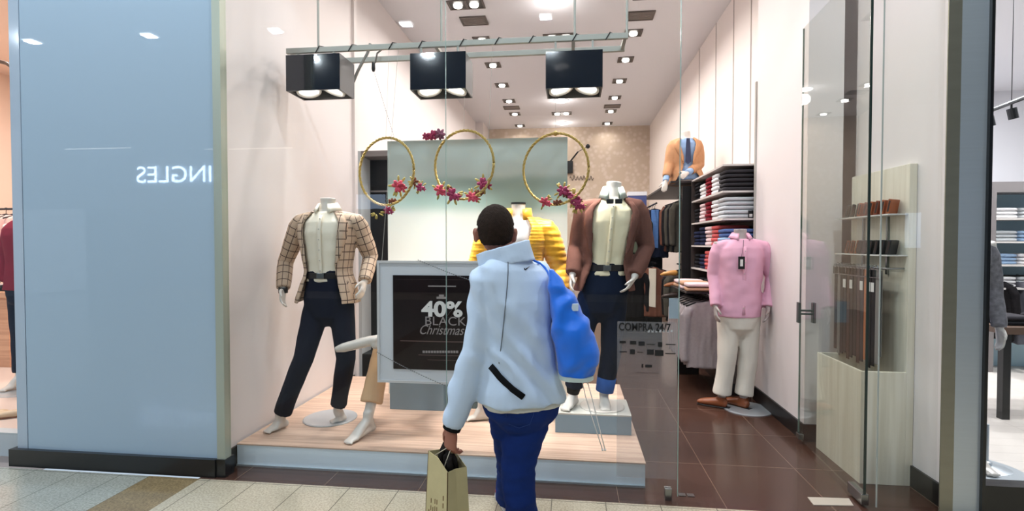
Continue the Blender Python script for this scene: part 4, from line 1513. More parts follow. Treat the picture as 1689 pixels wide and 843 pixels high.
# ---- half mannequin in a tan blazer on top of the shelves
Y = 6.85
J = dict(nt=at(1131, 217, Y), nb=at(1131, 228, Y), crotch=at(1132, 325, Y), shL=at(1111, 237, Y), shR=at(1150, 237, Y), elL=at(1103, 272, Y - .05), elR=at(1154, 272, Y), wrL=at(1098, 300, Y - .2), wrR=at(1133, 286, Y - .22),
         hpL=at(1126, 318, Y), hpR=at(1140, 318, Y))
J['crotch'].z = 2.288 - .136 * (J['nb'].z - 2.288)
t = thing('half_mannequin', 'half body mannequin in a tan blazer with a navy tie standing on the shelf top', 'mannequin', (J['nb'].x, Y, 2.288))
SZ = 1.0
mb = MB()
torso_rings(mb, J, 0, [.12, .25, .4, .6, .78, .88, .945, 1.0], -0.004)
mb.tube([J['nb'] - V(0, 0, .08), J['nb'], J['nt']], [.075, .06, .055], 16)
for S in 'LR':
    mb.tube([torso_c(J, .84).lerp(J['sh' + S], .6), J['sh' + S], J['el' + S], J['wr' + S]], [.055, .052, .038, .025], 12)
    hand(mb, J['wr' + S], J['wr' + S] - J['el' + S], V(0, 1, 0), V(0, 0, 1), curl=.3)
mb.build('body', M_whiteplastic, t, voxel=.009, smo=2)
shirt(t, J, mat('light_blue_shirt', rgb(150, 180, 220), .7), 0, s0=.15, voxel=.012)
blazer(t, J, 0, mat('tan_wool', rgb(198, 148, 110), .8, var=.15, vscale=40), lambda s: .25 + max(0, (.4 - s)) * 1.6 + max(0, s - .6) * .7, s0=.06, voxel=.012, cut=.7)
c = torso_c(J, .75)
MB().prism([(J['nb'].x - .02, J['nb'].z - .03), (J['nb'].x + .02, J['nb'].z - .03), (c.x + .035, torso_c(J, .5).z), (c.x, torso_c(J, .45).z), (c.x - .035, torso_c(J, .5).z)], 'Y', Y - .150, Y - .138).build('tie', mat('navy_tie', rgb(44, 52, 84), .6), t)
TANZ = J['crotch'].z + .12 * (J['nb'].z - J['crotch'].z)

# ------------------------------------------------------------------ the walking man
from mathutils.bvhtree import BVHTree


def surf(o, px, py, lift=.004):
    """point on the camera side of a mesh along a measured sight line"""
    dg = bpy.context.evaluated_depsgraph_get()
    dg.update()
    bv = BVHTree.FromPolygons([o.matrix_world @ v.co for v in o.data.vertices], [tuple(p.vertices) for p in o.data.polygons])
    d = ray(px, py).normalized()
    h_ = bv.ray_cast(Vector((0, 0, EYE)), d)
    return None if h_[0] is None else h_[0] - d * lift


PSI = math.radians(212)
Y = 2.46
M_skin = mat('skin', rgb(156, 98, 78), 0.5, var=.08, vscale=20)
JM = dict(nt=at(824, 392, Y), nb=at(836, 420, Y), crotch=at(860, 668, Y), shL=at(806, 455, 2.38), shR=at(884, 450, 2.56), elL=at(787, 580, 2.36), elR=at(897, 560, 2.74),
          wrL=at(746, 704, 2.36), wrR=at(874, 580, 2.92), hpL=at(838, 655, 2.42), hpR=at(878, 655, 2.50), knL=at(846, 762, 2.68), anL=at(838, 822, 2.86), knR=at(853, 772, 2.42), anR=at(866, 892, 2.40))
JM['nb'].z = min(JM['nb'].z, 1.45)
man = thing('person', 'man walking past the window in a pale blue jacket and blue jeans, seen from behind', 'person', (JM['crotch'].x, Y, 0))
mb = MB()
torso_rings(mb, JM, PSI, [0, .12, .25, .4, .6, .78, .88, .945, 1.0], 0)
hc = at(817, 378, Y)
mb.tube([JM['nb'] - V(0, 0, .08), JM['nb'], hc + V(-.0, -.005, -.06)], [.075, .062, .058], 16)
# head: skull, jaw, face turned away from the camera
HR = Matrix.Rotation(math.radians(12), 4, 'Z')
mb.ball(hc + V(0, 0, .0), .084, .100, .108, 24, 16, HR)


def hp_(x, y, z):
    return hc + HR.to_3x3() @ V(x, y, z)


mb.ball(hp_(0, .030, -.055), .060, .068, .062, 18, 12, HR)
mb.ball(hp_(0, .062, -.092), .030, .028, .024, 12, 8, HR)          # chin
mb.tube([hp_(0, .092, .012), hp_(0, .110, -.028), hp_(0, .096, -.040)], [.009, .016, .010], 8)   # nose
mb.ball(hp_(0, .090, -.063), .024, .012, .006, 12, 6, HR)          # lips
mb.ball(hp_(0, .088, -.071), .022, .012, .006, 12, 6, HR)
for sx_ in (-1, 1):
    mb.ball(hp_(sx_ * .032, .086, .018), .020, .012, .008, 10, 6, HR)   # brow
    mb.ball(hp_(sx_ * .050, .060, -.025), .024, .022, .024, 10, 8, HR)  # cheek
    Me = HR @ Matrix.Rotation(sx_ * -.35, 4, 'Z')
    mb.ball(hp_(sx_ * .093, .004, -.030), .011, .023, .036, 12, 10, Me)  # ear
    mb.ball(hp_(sx_ * .099, -.004, -.016), .008, .021, .022, 10, 8, Me)
for S in 'LR':
    sh, el, wr_ = JM['sh' + S], JM['el' + S], JM['wr' + S]
    mb.tube([torso_c(JM, .84).lerp(sh, .6), sh, sh.lerp(el, .5), el, el.lerp(wr_, .35), wr_], [.055, .052, .046, .038, .038, .027], 12)
    hd = (wr_ - el).normalized() if S == 'R' else V(-.10, -.05, -1)
    hand(mb, wr_, hd, V(.6, .8, 0) if S == 'L' else V(-.6, 0, -1), V(-1, .4, 0), size=1.12 if S == 'L' else .98, curl=1.2 if S == 'L' else .5)
    hp2, kn, an = JM['hp' + S], JM['kn' + S], JM['an' + S]
    mb.tube([hp2 + V(0, 0, .05), hp2, hp2.lerp(kn, .5), kn, kn.lerp(an, .35), an], [.07, .082, .068, .05, .050, .036], 14)
mb.build('body', M_skin, man, voxel=.0055, smo=2)
for sx_ in (-1, 1):
    MB().ball(hp_(sx_ * .031, .083, .002), .011, seg=12, n=8).build('eye', mat('eye_white', rgb(220, 214, 208), .2), man, smooth=True)
# hair
mb = MB()
mb.ball(hc + V(0, 0, .003), .088, .104, .113, 40, 28, HR)
kill = []
iv = HR.to_3x3().inverted()
for v in mb.bm.verts:
    q = iv @ (v.co - hc)
    lim = -.078 if q.y < -.03 else -.078 + (q.y + .03) * 2.1
    if abs(q.x) > .06 and q.y > -.025:
        lim = max(lim, .004)
    if q.y > .03:
        lim = max(lim, .045)
    if q.z < lim:
        kill.append(v)
bmesh.ops.delete(mb.bm, geom=kill, context='VERTS')
hair = mb.build('hair', mat('short_hair', rgb(46, 34, 27), .75, var=.5, vscale=40, bump=.8, bscale=260), man, solid=.009, voxel=.0035, smo=2, wr=(.0016, 90))
# jacket
M_jacket = mat('ice_blue_shell', rgb(200, 217, 236), 0.62, bump=.12, bscale=30)
M_yoke = mat('pale_shell', rgb(206, 216, 214), 0.62, bump=.12, bscale=30)
PQ = [(-.1, .172, .148), (0, .188, .160), (.12, .180, .150), (.2, .17, .14)]
PJ = [(0, .214, .178), (.1, .204, .168), (.25, .186, .154), (.45, .176, .146), (.7, .186, .146), (.84, .190, .132), (.90, .168, .118), (.95, .118, .098), (1, .082, .085)]
mb = MB()
torso_rings(mb, JM, PSI, [.05, .12, .3, .45, .6, .7, .78, .84, .9, .95, 1.0], .012, P=PJ)
for S in 'LR':
    sh, el, wr_ = JM['sh' + S], JM['el' + S], JM['wr' + S]
    mb.tube([torso_c(JM, .82).lerp(sh, .6), sh + V(0, 0, -.004), sh.lerp(el, .2), sh.lerp(el, .55), el, el.lerp(wr_, .45), el.lerp(wr_, .85), el.lerp(wr_, .97)],
            [.072, .082, .083, .078, .072, .064, .054, .047], 18)


def folds(co):
    return 0


jk = mb.build('jacket', M_jacket, man, voxel=.008, smo=4, wr=(.014, 6.5, (1.0, 1.0, .75)))
ns = [v.normal.copy() for v in jk.data.vertices]
for v, nn in zip(jk.data.vertices, ns):
    q = v.co
    v.co += nn * (.010 * math.sin((q.x * 1.3 + q.z * 1.0) * 38 + 3 * noise.noise(q * 5)) * max(0, noise.noise(q * 4 + V(9, 2, 4)) + .35))
# collar
fw = V(math.sin(PSI), -math.cos(PSI), 0)
u_ = V(math.cos(PSI), math.sin(PSI), 0)
R0, R1 = [], []
lean = (JM['nt'] - JM['nb']).normalized()
for i in range(33):
    a = .18 + (2 * PI - .36) * i / 32
    d = fw * math.cos(a) + u_ * math.sin(a)
    back = .5 - .5 * math.cos(a)
    R0.append(JM['nb'] + V(d.x * .132, d.y * .115, -.045 + .02 * d.x))
    R1.append(JM['nb'] + V(d.x * .125 - .022, d.y * .105, .036 + .034 * d.x))
mb = MB()
mb.loft([R0, R1], cap=False, closed=False)
mb.build('collar', M_jacket, man, solid=.012, voxel=.005, smo=2, wr=(.004, 12))
# seam piping, small mark, cuff, hem shirt
pts = [surf(jk, x, y, .0025) for x, y in ((838, 432), (838, 450), (837, 470), (835, 490), (833, 510), (831, 530), (829, 550), (826, 575), (823, 600))]
pts = [p for p in pts if p]
MB().tube(pts, .0022, 6).build('seam_piping', mat('grey_piping', rgb(90, 96, 104), .6), jk, smooth=True)
pts = [surf(jk, x, y, .0035) for x, y in ((864.5, 442.5), (866, 444.5), (868.5, 443.5), (873.5, 439.5))]
pts = [p for p in pts if p]
MB().tube(pts, [.0022, .0036, .0028, .0008], 6, up=(0, 1, 0)).build('chest_mark', M_dark, jk, smooth=True)
w0 = JM['elL'].lerp(JM['wrL'], .95)
w1 = JM['elL'].lerp(JM['wrL'], 1.03)
MB().tube([w0, w1], [.046, .043], 18).build('cuff_lining', M_blackcloth, man, smooth=True)
mb = MB()
torso_rings(mb, JM, PSI, [.02, .06, .12], .010, P=PQ)
mb.build('shirt_hem', mat('off_white_tee', rgb(214, 212, 202), .8), man, voxel=.008, smo=2, wr=(.005, 10))
# jeans
M_blue = mat('blue_denim', rgb(24, 48, 110), 0.8, var=.25, vscale=5, bump=.2, bscale=200)
mb = MB()
low = []
for s_, k_ in ((-.2, .35), (-.13, .65), (-.06, .9)):
    c_ = torso_c(JM, s_)
    low.append((c_.z, c_.x, c_.y, .186 * k_, .158 * k_))
for s_ in (0, .06, .1):
    c_ = torso_c(JM, s_)
    low.append((c_.z, c_.x, c_.y) + tuple(prof(s_, 0, PQ)))
mb.rings(low, 28, 2.4, PSI)
for S in 'LR':
    hp2, kn, an = JM['hp' + S], JM['kn' + S], JM['an' + S]
    mb.tube([hp2 + V(0, 0, .05), hp2, hp2.lerp(kn, .5), kn, kn.lerp(an, .5), kn.lerp(an, .97)], [.09, .108, .100, .084, .078, .074], 18)
jn = mb.build('jeans', M_blue, man, voxel=.009, smo=3, wr=(.010, 8, (1, 1, 2.2)))
# back pocket outline
pts = [surf(jn, x, y, .002) for x, y in ((834, 668), (835, 685), (840, 700), (856, 706), (874, 700), (880, 684), (878, 668))]
pts = [p for p in pts if p]
if len(pts) > 2:
    MB().tube(pts, .0016, 6).build('pocket_seam', mat('denim_seam', rgb(50, 72, 130), .8), jn)
# shoes
for S, dy in (('L', V(-.35, .94, 0)), ('R', V(-.3, .95, 0))):
    an = JM['an' + S]
    d = dy.normalized()
    gz_ = 0.0
    A = V(an.x, an.y, .085)
    mb = MB()
    mb.tube([A - d * .06 + V(0, 0, -.03), A - d * .04 - V(0, 0, .03), A + d * .05 - V(0, 0, .035), A + d * .14 - V(0, 0, .045), A + d * .19 - V(0, 0, .055)],
            [(.03, .03), (.04, .045), (.042, .042), (.048, .03), (.03, .018)], 16, up=(0, 0, 1))
    mb.tube([A + V(0, 0, .02), A - V(0, 0, .04)], [.042, .042], 14)
    s_ = mb.build('shoe', mat('red_trainer', rgb(150, 62, 60), .6), man, voxel=.008, smo=2)
    mb = MB()
    mb.tube([A - d * .085 - V(0, 0, .073), A + d * .06 - V(0, 0, .073), A + d * .14 - V(0, 0, .073), A + d * .2 - V(0, 0, .07)], [(.036, .012), (.044, .012), (.05, .012), (.03, .01)], 14, up=(0, 0, 1))
    mb.build('sole', mat('white_sole', rgb(220, 216, 208), .6), s_, smooth=True)

# waist strap worn over the hem: a bag strap of its own
pts = [surf(jk, x, y, .004) for x, y in ((809, 604), (816, 612), (824, 622), (834, 632), (845, 642), (856, 650))]
pts = [p for p in pts if p]
if len(pts) > 2:
    e = pts[-1] + (pts[-1] - pts[-2]) * .7
    pts.append(V(e.x, e.y, e.z))
    t = MB().tube(pts, (.019, .004) and [(.015, .0035)] * len(pts), 10, up=(0, -1, .0)).build('bag_strap', M_blackcloth, None, smooth=True)
    tag(t, 'black webbing strap slanting across the hem of the pale blue jacket', 'strap')

# blue drawstring backpack
M_bag = mat('blue_nylon', rgb(14, 112, 226), 0.42, sheen=.2, bump=.15, bscale=12)
prof_px = [(444, 906, 914), (456, 904, 922), (474, 904, 938), (494, 905, 952), (515, 907, 964), (538, 909, 975), (560, 912, 984), (580, 915, 990), (596, 919, 988), (608, 922, 983), (617, 924, 977)]
bp = thing('backpack', 'bright blue drawstring backpack on the back of the walking man', 'backpack', tuple(at(945, 617, 2.38)))
mb = MB()
rr_ = []
for i, (yy, xa_, xb_) in enumerate(prof_px):
    yc = 2.40
    a, b_ = at(xa_, yy, yc), at(xb_, yy, yc)
    rx = (b_.x - a.x) / 2
    ry = (.03 + .075 * min(1, i / 5)) if i < 9 else .095
    rr_.append((a.z, (a.x + b_.x) / 2, yc, rx, ry))
mb.rings(rr_, 30, 2.3, -.0)
bo = mb.build('sack', M_bag, bp, voxel=.007, smo=1, wr=(.009, 9))
ns = [v.normal.copy() for v in bo.data.vertices]
for v, nn in zip(bo.data.vertices, ns):
    q = v.co
    v.co += nn * (.005 * math.sin((q.x * .9 - q.z * .6) * 55 + 4 * noise.noise(q * 7)))
z0, cx_, cy_, rx, ry = rr_[-1]
mb = MB()
mb.rings([(z0 - .012, cx_, cy_, rx + .006, ry + .004), (z0 + .006, cx_, cy_, rx + .006, ry + .004)], 30, 2.6)
mb.build('bottom_band', mat('pale_band', rgb(200, 214, 206), .5), bp, smooth=False)
c = surf(bo, 948, 507, .003)
if c:
    MB().box(c.x - .017, c.x + .017, c.y - .005, c.y + .001, c.z - .017, c.z + .017, .25).build('white_patch', mat('white_patch', rgb(210, 226, 240), .6), bp, bevel=.002)
pts = [surf(jk, x, y, .005) for x, y in ((868, 424), (880, 428), (890, 434), (899, 442), (905, 452))]
pts = [p for p in pts if p]
pts.append(at(909, 462, 2.36))
MB().tube(pts, .006, 8).build('shoulder_cord', M_bag, bp, smooth=True)
for k, (x0_, xm, x1_) in enumerate(((958, 966, 994), (966, 976, 998))):
    mb = MB()
    P = [at(x0_, 620, 2.36), at(xm, 655, 2.33), at((xm + x1_) / 2, 700, 2.31), at(x1_, 742, 2.30)]
    mb.tube(P, .0022, 6)
    mb.ball(P[-1], .005, seg=8, n=6)
    mb.build('loose_cord', mat('pale_cord', rgb(214, 212, 206), .6), bp, smooth=True)

# kraft shopping bag in his hand
M_kraft = mat('kraft_paper', rgb(196, 182, 138), 0.7, var=.06, vscale=20, bump=.15, bscale=20)
top = at(737, 762, 2.37)
sb_ = thing('shopping_bag', 'tan kraft paper shopping bag with dark tissue held in the left hand of the man', 'bag', (top.x, top.y, .03))
RZ = math.radians(-48)
W_, D_ = .098, .056


def bagpt(x, y, z):
    c, s = math.cos(RZ), math.sin(RZ)
    return V(top.x - .006 + x * c - y * s, top.y + .03 + x * s + y * c, z)


zt = top.z + .02
mb = MB()
NB = 9
rg_o = []
for i in range(NB):
    f_ = i / (NB - 1)
    w_ = W_ + .016 * (1 - f_)
    d_ = (D_ + .010) * (1 - .25 * f_)
    z_ = .03 + (zt - .03) * f_
    ring = []
    for (sx_, sy_) in ((-1, -1), (0, -1), (1, -1), (1, 0), (1, 1), (0, 1), (-1, 1), (-1, 0)):
        inn = .012 * f_ if (sy_ == 0) else 0
        ring.append(bagpt(sx_ * (w_ - inn), sy_ * d_, z_) + V(0, 0, -.035 * f_ * (1 if sx_ > 0 else 0)))
    rg_o.append(ring)
vr = mb.loft(rg_o, cap=False)
mb._f(list(reversed(vr[0])))
pb = mb.build('paper_body', M_kraft, sb_, solid=.003)
mb = MB()
for (x0_, x1_, z0_, z1_) in ((-.06, -.045, .1, .3), (-.02, -.008, .06, .26), (.02, .034, .1, .34), (.05, .058, .05, .2)):
    for side in (-1, 1):
        q0, q1 = bagpt(x0_, side * (D_ + .013), z0_), bagpt(x1_, side * (D_ + .013), z1_)
mb = MB()
rnd = random.Random(3)
for i in range(8):
    xx = -.075 + i * .02
    z_ = .07 + rnd.uniform(0, .2)
    for j in range(3):
        zz = z_ + j * .035
        f_ = (zz - .03) / (zt - .03)
        d_ = (D_ + .010) * (1 - .25 * f_) + .0016
        a_, b2, c2_, d2_ = bagpt(xx, -d_, zz), bagpt(xx + .006, -d_, zz), bagpt(xx + .006, -d_ + .0005, zz + .022), bagpt(xx, -d_ + .0005, zz + .022)
        mb.tube([(a_ + b2) / 2, (c2_ + d2_) / 2], .0022, 5)
mb.build('printed_strokes', mat('brown_print', rgb(120, 88, 60), .7), pb)
for (sx_, sy_) in ((-1, -1), (1, -1)):
    P = []
    for i in range(NB):
        f_ = i / (NB - 1)
        P.append(bagpt(sx_ * (W_ + .016 * (1 - f_)), sy_ * (D_ + .010) * (1 - .25 * f_), .03 + (zt - .03) * f_) + V(0, 0, -.035 * f_ * (1 if sx_ > 0 else 0)))
    MB().tube(P, .0026, 6).build('corner_fold', mat('fold_brown', rgb(96, 76, 50), .7), pb)
mb = MB()
rnd = random.Random(5)
for i in range(12):
    f_ = i / 11
    b0 = bagpt(-.065 + .13 * f_, rnd.uniform(-.02, .02), zt - .06)
    mb.tube([b0, b0 + V(rnd.uniform(-.01, .01), rnd.uniform(-.01, .01), .06), b0 + V(rnd.uniform(-.015, .015), 0, .075 + .03 * (1 - f_))], [.018, .014, .004], 7)
mb.build('tissue', mat('dark_tissue', rgb(34, 30, 28), .8, var=.8, vscale=60), sb_, smooth=True, wr=(.006, 40))
hnd = JM['wrL'] + V(-.0, .0, -.085)
for sy_ in (-1, 1):
    a_, b2 = bagpt(-.05, sy_ * D_ * .8, zt - .01), bagpt(.05, sy_ * D_ * .8, zt - .035)
    MB().tube([a_, a_.lerp(hnd, .7), hnd + V(-.012, 0, .0), hnd + V(.012, 0, .0), b2.lerp(hnd, .7), b2], .0022, 6).build('cord_handle', mat('cord_white', rgb(210, 200, 180), .7), sb_, smooth=True)

# ------------------------------------------------------------------ shelf unit with folded clothes on the right wall
M_shelf = mat('pale_shelf', rgb(206, 200, 196), 0.45)
M_shelfdark = mat('shelf_edge_dark', rgb(60, 52, 50), .5)
SY0, SY1, SX0, SX1 = 5.27, 6.62, 1.46, 1.865
BZ = [2.28, 2.02, 1.75, 1.48, 1.21, .94]
t = thing('shelf_unit', 'tall open shelf unit of folded shirts behind the pink shirt mannequin', 'shelves', (1.66, 5.9, 0))
MB().box(SX1 - .012, SX1, SY0, SY1, 0, 2.295).build('back_panel', mat('taupe_back', rgb(150, 138, 134), .6), t)
for z in BZ:
    MB().box(SX0, SX1 - .012, SY0, SY1 - .02, z - .018, z).build('shelf_board', M_shelf, t)
MB().box(SX0, SX1 - .012, SY1 - .02, SY1, 0, 2.295).build('end_panel', M_shelfdark, t)
MB().box(SX0 + .1, SX1 - .012, SY0, SY1 - .02, 0, .12).build('base', M_black, t)
MB().box(SX1 - .04, SX1 - .012, SY0 - .002, SY0 + .02, .12, 2.262).build('upright', M_shelf, t)


def folded_mesh(m, w=.25, d=.34, h=.042, seed=0):
    """a folded shirt: rounded fold at the front, layers slightly slack"""
    mb = MB()
    rnd = random.Random(seed)
    rings = []
    n = 10
    for i in range(n + 1):
        f_ = i / n
        x = -d / 2 + d * f_
        hh = h * (.92 + .08 * math.sin(f_ * PI))
        ww = w / 2 * (1 - .03 * rnd.random())
        r = []
        for k in range(18):
            a = 2 * PI * k / 18
            c, s = math.cos(a), math.sin(a)
            yy = ww * math.copysign(abs(c) ** .35, c)
            zz = hh / 2 * math.copysign(abs(s) ** .6, s) + hh / 2
            e = 1 if 0 < i < n else .86
            r.append((x + (.012 if i == 0 else 0), yy * e, hh / 2 + (zz - hh / 2) * e))
        rings.append(r)
    mb.loft(rings)
    # crease between the two layers
    o = mb.build('folded_garment', m, None, smooth=True)
    return o


FOLD = {}
COLS = {'charcoal': (52, 50, 54), 'white': (226, 224, 226), 'dark red': (120, 22, 36), 'pale pink': (222, 196, 198), 'black': (26, 26, 30), 'light blue': (150, 176, 206), 'blue': (86, 108, 158),
        'coral': (196, 92, 92), 'navy': (34, 40, 66), 'light grey': (190, 194, 198), 'tan': (190, 150, 122), 'denim blue': (70, 96, 140)}


def fold(color, loc, label, group, rz=0.0, sc=(1, 1, 1)):
    if color not in FOLD:
        o = folded_mesh(mat('knit_' + color.replace(' ', '_'), rgb(*COLS[color]), .85, var=.1, vscale=30), seed=len(FOLD))
        FOLD[color] = o
    else:
        o = FOLD[color].copy()
        COL.objects.link(o)
    o.location = loc
    o.rotation_euler = (0, 0, rz)
    o.scale = sc
    tag(o, label, 'folded shirt', group)
    return o


stacks = {
    0: [('charcoal', 5), ('white', 5), ('dark red', 5), ('white', 4), ('black', 5)],
    1: [('light grey', 5), ('white', 5), ('dark red', 5), ('pale pink', 5), ('black', 4)],
    2: [('light blue', 4), ('coral', 5), ('pale pink', 5), ('navy', 5), ('navy', 4)],
    3: [('white', 4), ('pale pink', 5), ('coral', 5), ('navy', 4), ('black', 4)],
    4: [('black', 4), ('black', 3), ('charcoal', 4), ('black', 4), ('navy', 3)],
}
shelfname = ['top', 'second', 'third', 'fourth', 'lowest']
for sh_i, lst in stacks.items():
    zb = BZ[sh_i + 1]
    for j, (c_, n_) in enumerate(lst):
        yc = SY0 + .135 + j * .262
        for k in range(n_):
            col_ = c_
            if sh_i == 2 and j == 0 and k >= 2:
                col_ = 'blue'
            rnd_ = random.uniform(-.004, .004)
            fold(col_, (SX0 + .185 + random.uniform(-.008, .008), yc + rnd_, zb + .042 * k * 1.0 + .0005 * k),
                 '%s folded shirt, %s in the %s stack from the front, %s wall shelf' % (col_, ORD[k], ORD[j], shelfname[sh_i]),
                 'folded shirts on the wall shelves', random.uniform(-.03, .03))
# black label box lying before the light grey stack
t = thing('price_card', 'small black price card before the light grey shirts on the second shelf', 'price card', (SX0 + .26, SY0 + .004, BZ[2]))
MB().box(SX0 + .24, SX0 + .29, SY0 + .001, SY0 + .004, BZ[2], BZ[2] + .075).build('card', M_dark, t)
MB().box(SX0 + .25, SX0 + .28, SY0 - .0005, SY0 + .001, BZ[2] + .012, BZ[2] + .04).build('print', M_txt, t)


# ---- hanging garments
def garment(m, w=.44, L=.75, th=.05, open_front=None, seed=1, sleeves=True, label_m=None):
    """a shirt or jacket on a hanger, its shoulders along X, hanging from the origin"""
    t = thing('hanging_garment', None, None, (0, 0, 0))
    mb = MB()
    R = []
    rnd = random.Random(seed)
    for (z, rx, ry) in ((-.055, .055, .03), (-.075, .10, .035), (-.105, .17, .038), (-.14, w / 2 * .92, .045), (-.3, w / 2 * .86, th), (-.5, w / 2 * .84, th), (-L, w / 2 * .9, th * 1.15)):
        R.append((z, rnd.uniform(-.004, .004), 0, rx, ry))
    mb.rings(R, 26, 2.6)
    if sleeves:
        for s_ in (-1, 1):
            mb.tube([(s_ * (w / 2 * .78), 0, -.13), (s_ * (w / 2 * .98), -.005, -.2), (s_ * (w / 2 * 1.04), -.012, -.42), (s_ * (w / 2 * 1.02), -.02, -.66)], [(.05, .04), (.055, .04), (.05, .036), (.038, .03)], 12)
    b_ = mb.build('garment_body', m, t, voxel=.012, smo=2, wr=(.012, 7, (2.2, 2.2, .5)), local=True)
    if open_front:
        MB().prism([(-.05, -.07), (.05, -.07), (.045, -L * .82), (-.045, -L * .8)], 'Y', -th - .012, -th * .6).build('inner_shirt', open_front, t, local=True, bevel=.004)
    mb = MB()
    mb.tube([(-.19, 0, -.105), (-.1, 0, -.075), (0, 0, -.05), (.1, 0, -.075), (.19, 0, -.105)], .008, 8)
    mb.tube([(0, 0, -.05), (0, 0, -.012), (.018, 0, .006), (.01, 0, .02), (-.012, 0, .018)], .003, 6)
    mb.build('hanger', M_dark, t, smooth=True, local=True)
    return t


def place(g, loc, rz, label, group, first=False, sc=1.0, cat='hanging clothes'):
    o = g if first else dup(g)
    o.location = loc
    o.rotation_euler = (0, 0, rz)
    o.scale = (sc, sc, sc)
    tag(o, label, cat, group)
    return o


G_olive = garment(mat('olive_wool', rgb(78, 74, 66), .85, var=.2, vscale=12), seed=2)
G_black = garment(mat('black_wool', rgb(24, 22, 24), .85), seed=3)
G_navy = garment(mat('navy_wool', rgb(28, 34, 56), .85), open_front=mat('sky_shirt', rgb(98, 140, 206), .7, var=.2, vscale=10, stretch=(1, 1, 4)), seed=4)
G_brown = garment(mat('cocoa_wool', rgb(112, 72, 58), .85, var=.2, vscale=30), open_front=M_ivory, seed=5)
G_grey = garment(mat('grey_marl', rgb(158, 150, 152), .9, var=.15, vscale=40), seed=6, L=.72, w=.40)
G_green = garment(mat('green_shirt', rgb(46, 54, 42), .85), open_front=mat('sage', rgb(96, 104, 88), .8), seed=8)
racks = 'clothes hung along the right wall rails'
plan = [(G_olive, 1.50, 6.86, 2.14, 'olive'), (G_black, 1.50, 7.02, 2.14, 'black'), (G_olive, 1.50, 7.18, 2.14, 'olive'), (G_black, 1.49, 7.34, 2.14, 'black'), (G_brown, 1.48, 7.5, 2.14, 'brown')]
first = set()
for i, (g_, x, y, z, c_) in enumerate(plan):
    place(g_, (x, y, z), random.uniform(-.12, .12), '%s jacket, %s from the front on the upper wall rail below the bust' % (c_, ORD[i]), racks, g_ not in first)
    first.add(g_)
plan = [(G_navy, 1.17, 7.62, 2.05, 'navy jacket over sky blue'), (G_black, 1.16, 7.8, 2.05, 'black jacket'), (G_navy, 1.15, 7.98, 2.05, 'navy jacket over sky blue'), (G_black, 1.12, 8.16, 2.05, 'black jacket')]
for i, (g_, x, y, z, c_) in enumerate(plan):
    place(g_, (x, y, z), random.uniform(-.1, .1), '%s, %s from the front left of the olive jackets' % (c_, ORD[i]), racks, g_ not in first)
    first.add(g_)
plan = [(G_green, .86, 7.5, 1.98, 'dark green shirt'), (G_black, .84, 7.7, 1.98, 'black jacket'), (G_brown, .82, 7.9, 1.98, 'brown jacket')]
for i, (g_, x, y, z, c_) in enumerate(plan):
    place(g_, (x, y, z), random.uniform(-.1, .1), '%s, %s from the front behind the brown blazer mannequin' % (c_, ORD[i]), racks, g_ not in first)
    first.add(g_)
plan = [(G_brown, 1.12, 7.45, 1.22, 'brown jacket'), (G_brown, 1.12, 7.7, 1.22, 'brown jacket'), (G_black, .82, 7.45, 1.2, 'black jacket'), (G_black, .80, 7.7, 1.2, 'black jacket'), (G_olive, 1.46, 7.0, 1.2, 'olive jacket'), (G_black, 1.46, 7.2, 1.2, 'black jacket')]
for i, (g_, x, y, z, c_) in enumerate(plan):
    place(g_, (x, y, z), random.uniform(-.15, .15), '%s in the lower row of hung clothes, the %s' % (c_, ['middle one in front', 'middle one behind', 'front one behind the blazer mannequin', 'rear one behind the blazer mannequin', 'front one next to the shelves', 'rear one next to the shelves'][i]), racks, g_ not in first)
    first.add(g_)
for i in range(6):
    place(G_grey, (1.32, 5.32 + i * .13, .98), random.uniform(-.08, .08), 'grey marl jumper hanging low beside the pink shirt mannequin, %s from the front' % ORD[i], 'grey jumpers on the low rail', i == 0)

# wall rail structure
t = thing('clothes_rack', 'dark wall mounted clothes rack with two tiers between shelves and back wall', 'rack', (1.3, 7.5, 0))
MB().box(SX0 - .1, 1.87, 6.66, 6.70, 0, 2.22).build('end_panel', M_dark, t)
MB().box(1.84, 1.868, 6.70, 9.2, 0, 2.26).build('back_panel', M_dark, t)
mb = MB()
mb.box(1.22, 1.868, 6.66, 9.2, 2.262, 2.287)
mb.build('top_board', mat('dark_board', rgb(46, 40, 42), .5), t)
for (x, y0, y1, z) in ((1.50, 6.75, 7.62, 2.155), (1.47, 6.8, 7.5, 1.215)):
    MB().tube([(x, y0, z), (x, y1, z)], .012, 10).build('rail', M_dark, t)
    for yy in (y0, y1):
        MB().tube([(x, yy, z), (1.85, yy, z)], .01, 8).build('bracket', M_dark, t)
for nm, X0, X1, Y0_, Y1_, lb in (('clothes_stand', .6, 1.4, 7.44, 8.3, 'dark floor standing double tier clothes stand behind the brown blazer mannequin'),):
    t = thing(nm, lb, 'rack', ((X0 + X1) / 2, 7.9, 0))
    for (x, za) in ((.84, 1.995), (1.16, 2.065)):
        MB().tube([(x, Y0_ - .05, za), (x, Y1_, za)], .012, 10).build('rail', M_dark, t)
        MB().tube([(x, Y0_ - .05, 1.225), (x, Y1_, 1.225)], .012, 10).build('rail', M_dark, t)
        for yy in (Y1_,):
            MB().tube([(x, yy, 0), (x, yy, za + .01)], .016, 10).build('post', M_dark, t)
    MB().box(X0, X1, Y1_ - .02, Y1_ + .25, 0, .1).build('foot', M_dark, t)
    MB().box(X0, X1, Y1_, Y1_ + .03, .1, 2.02).build('panel', M_dark, t)
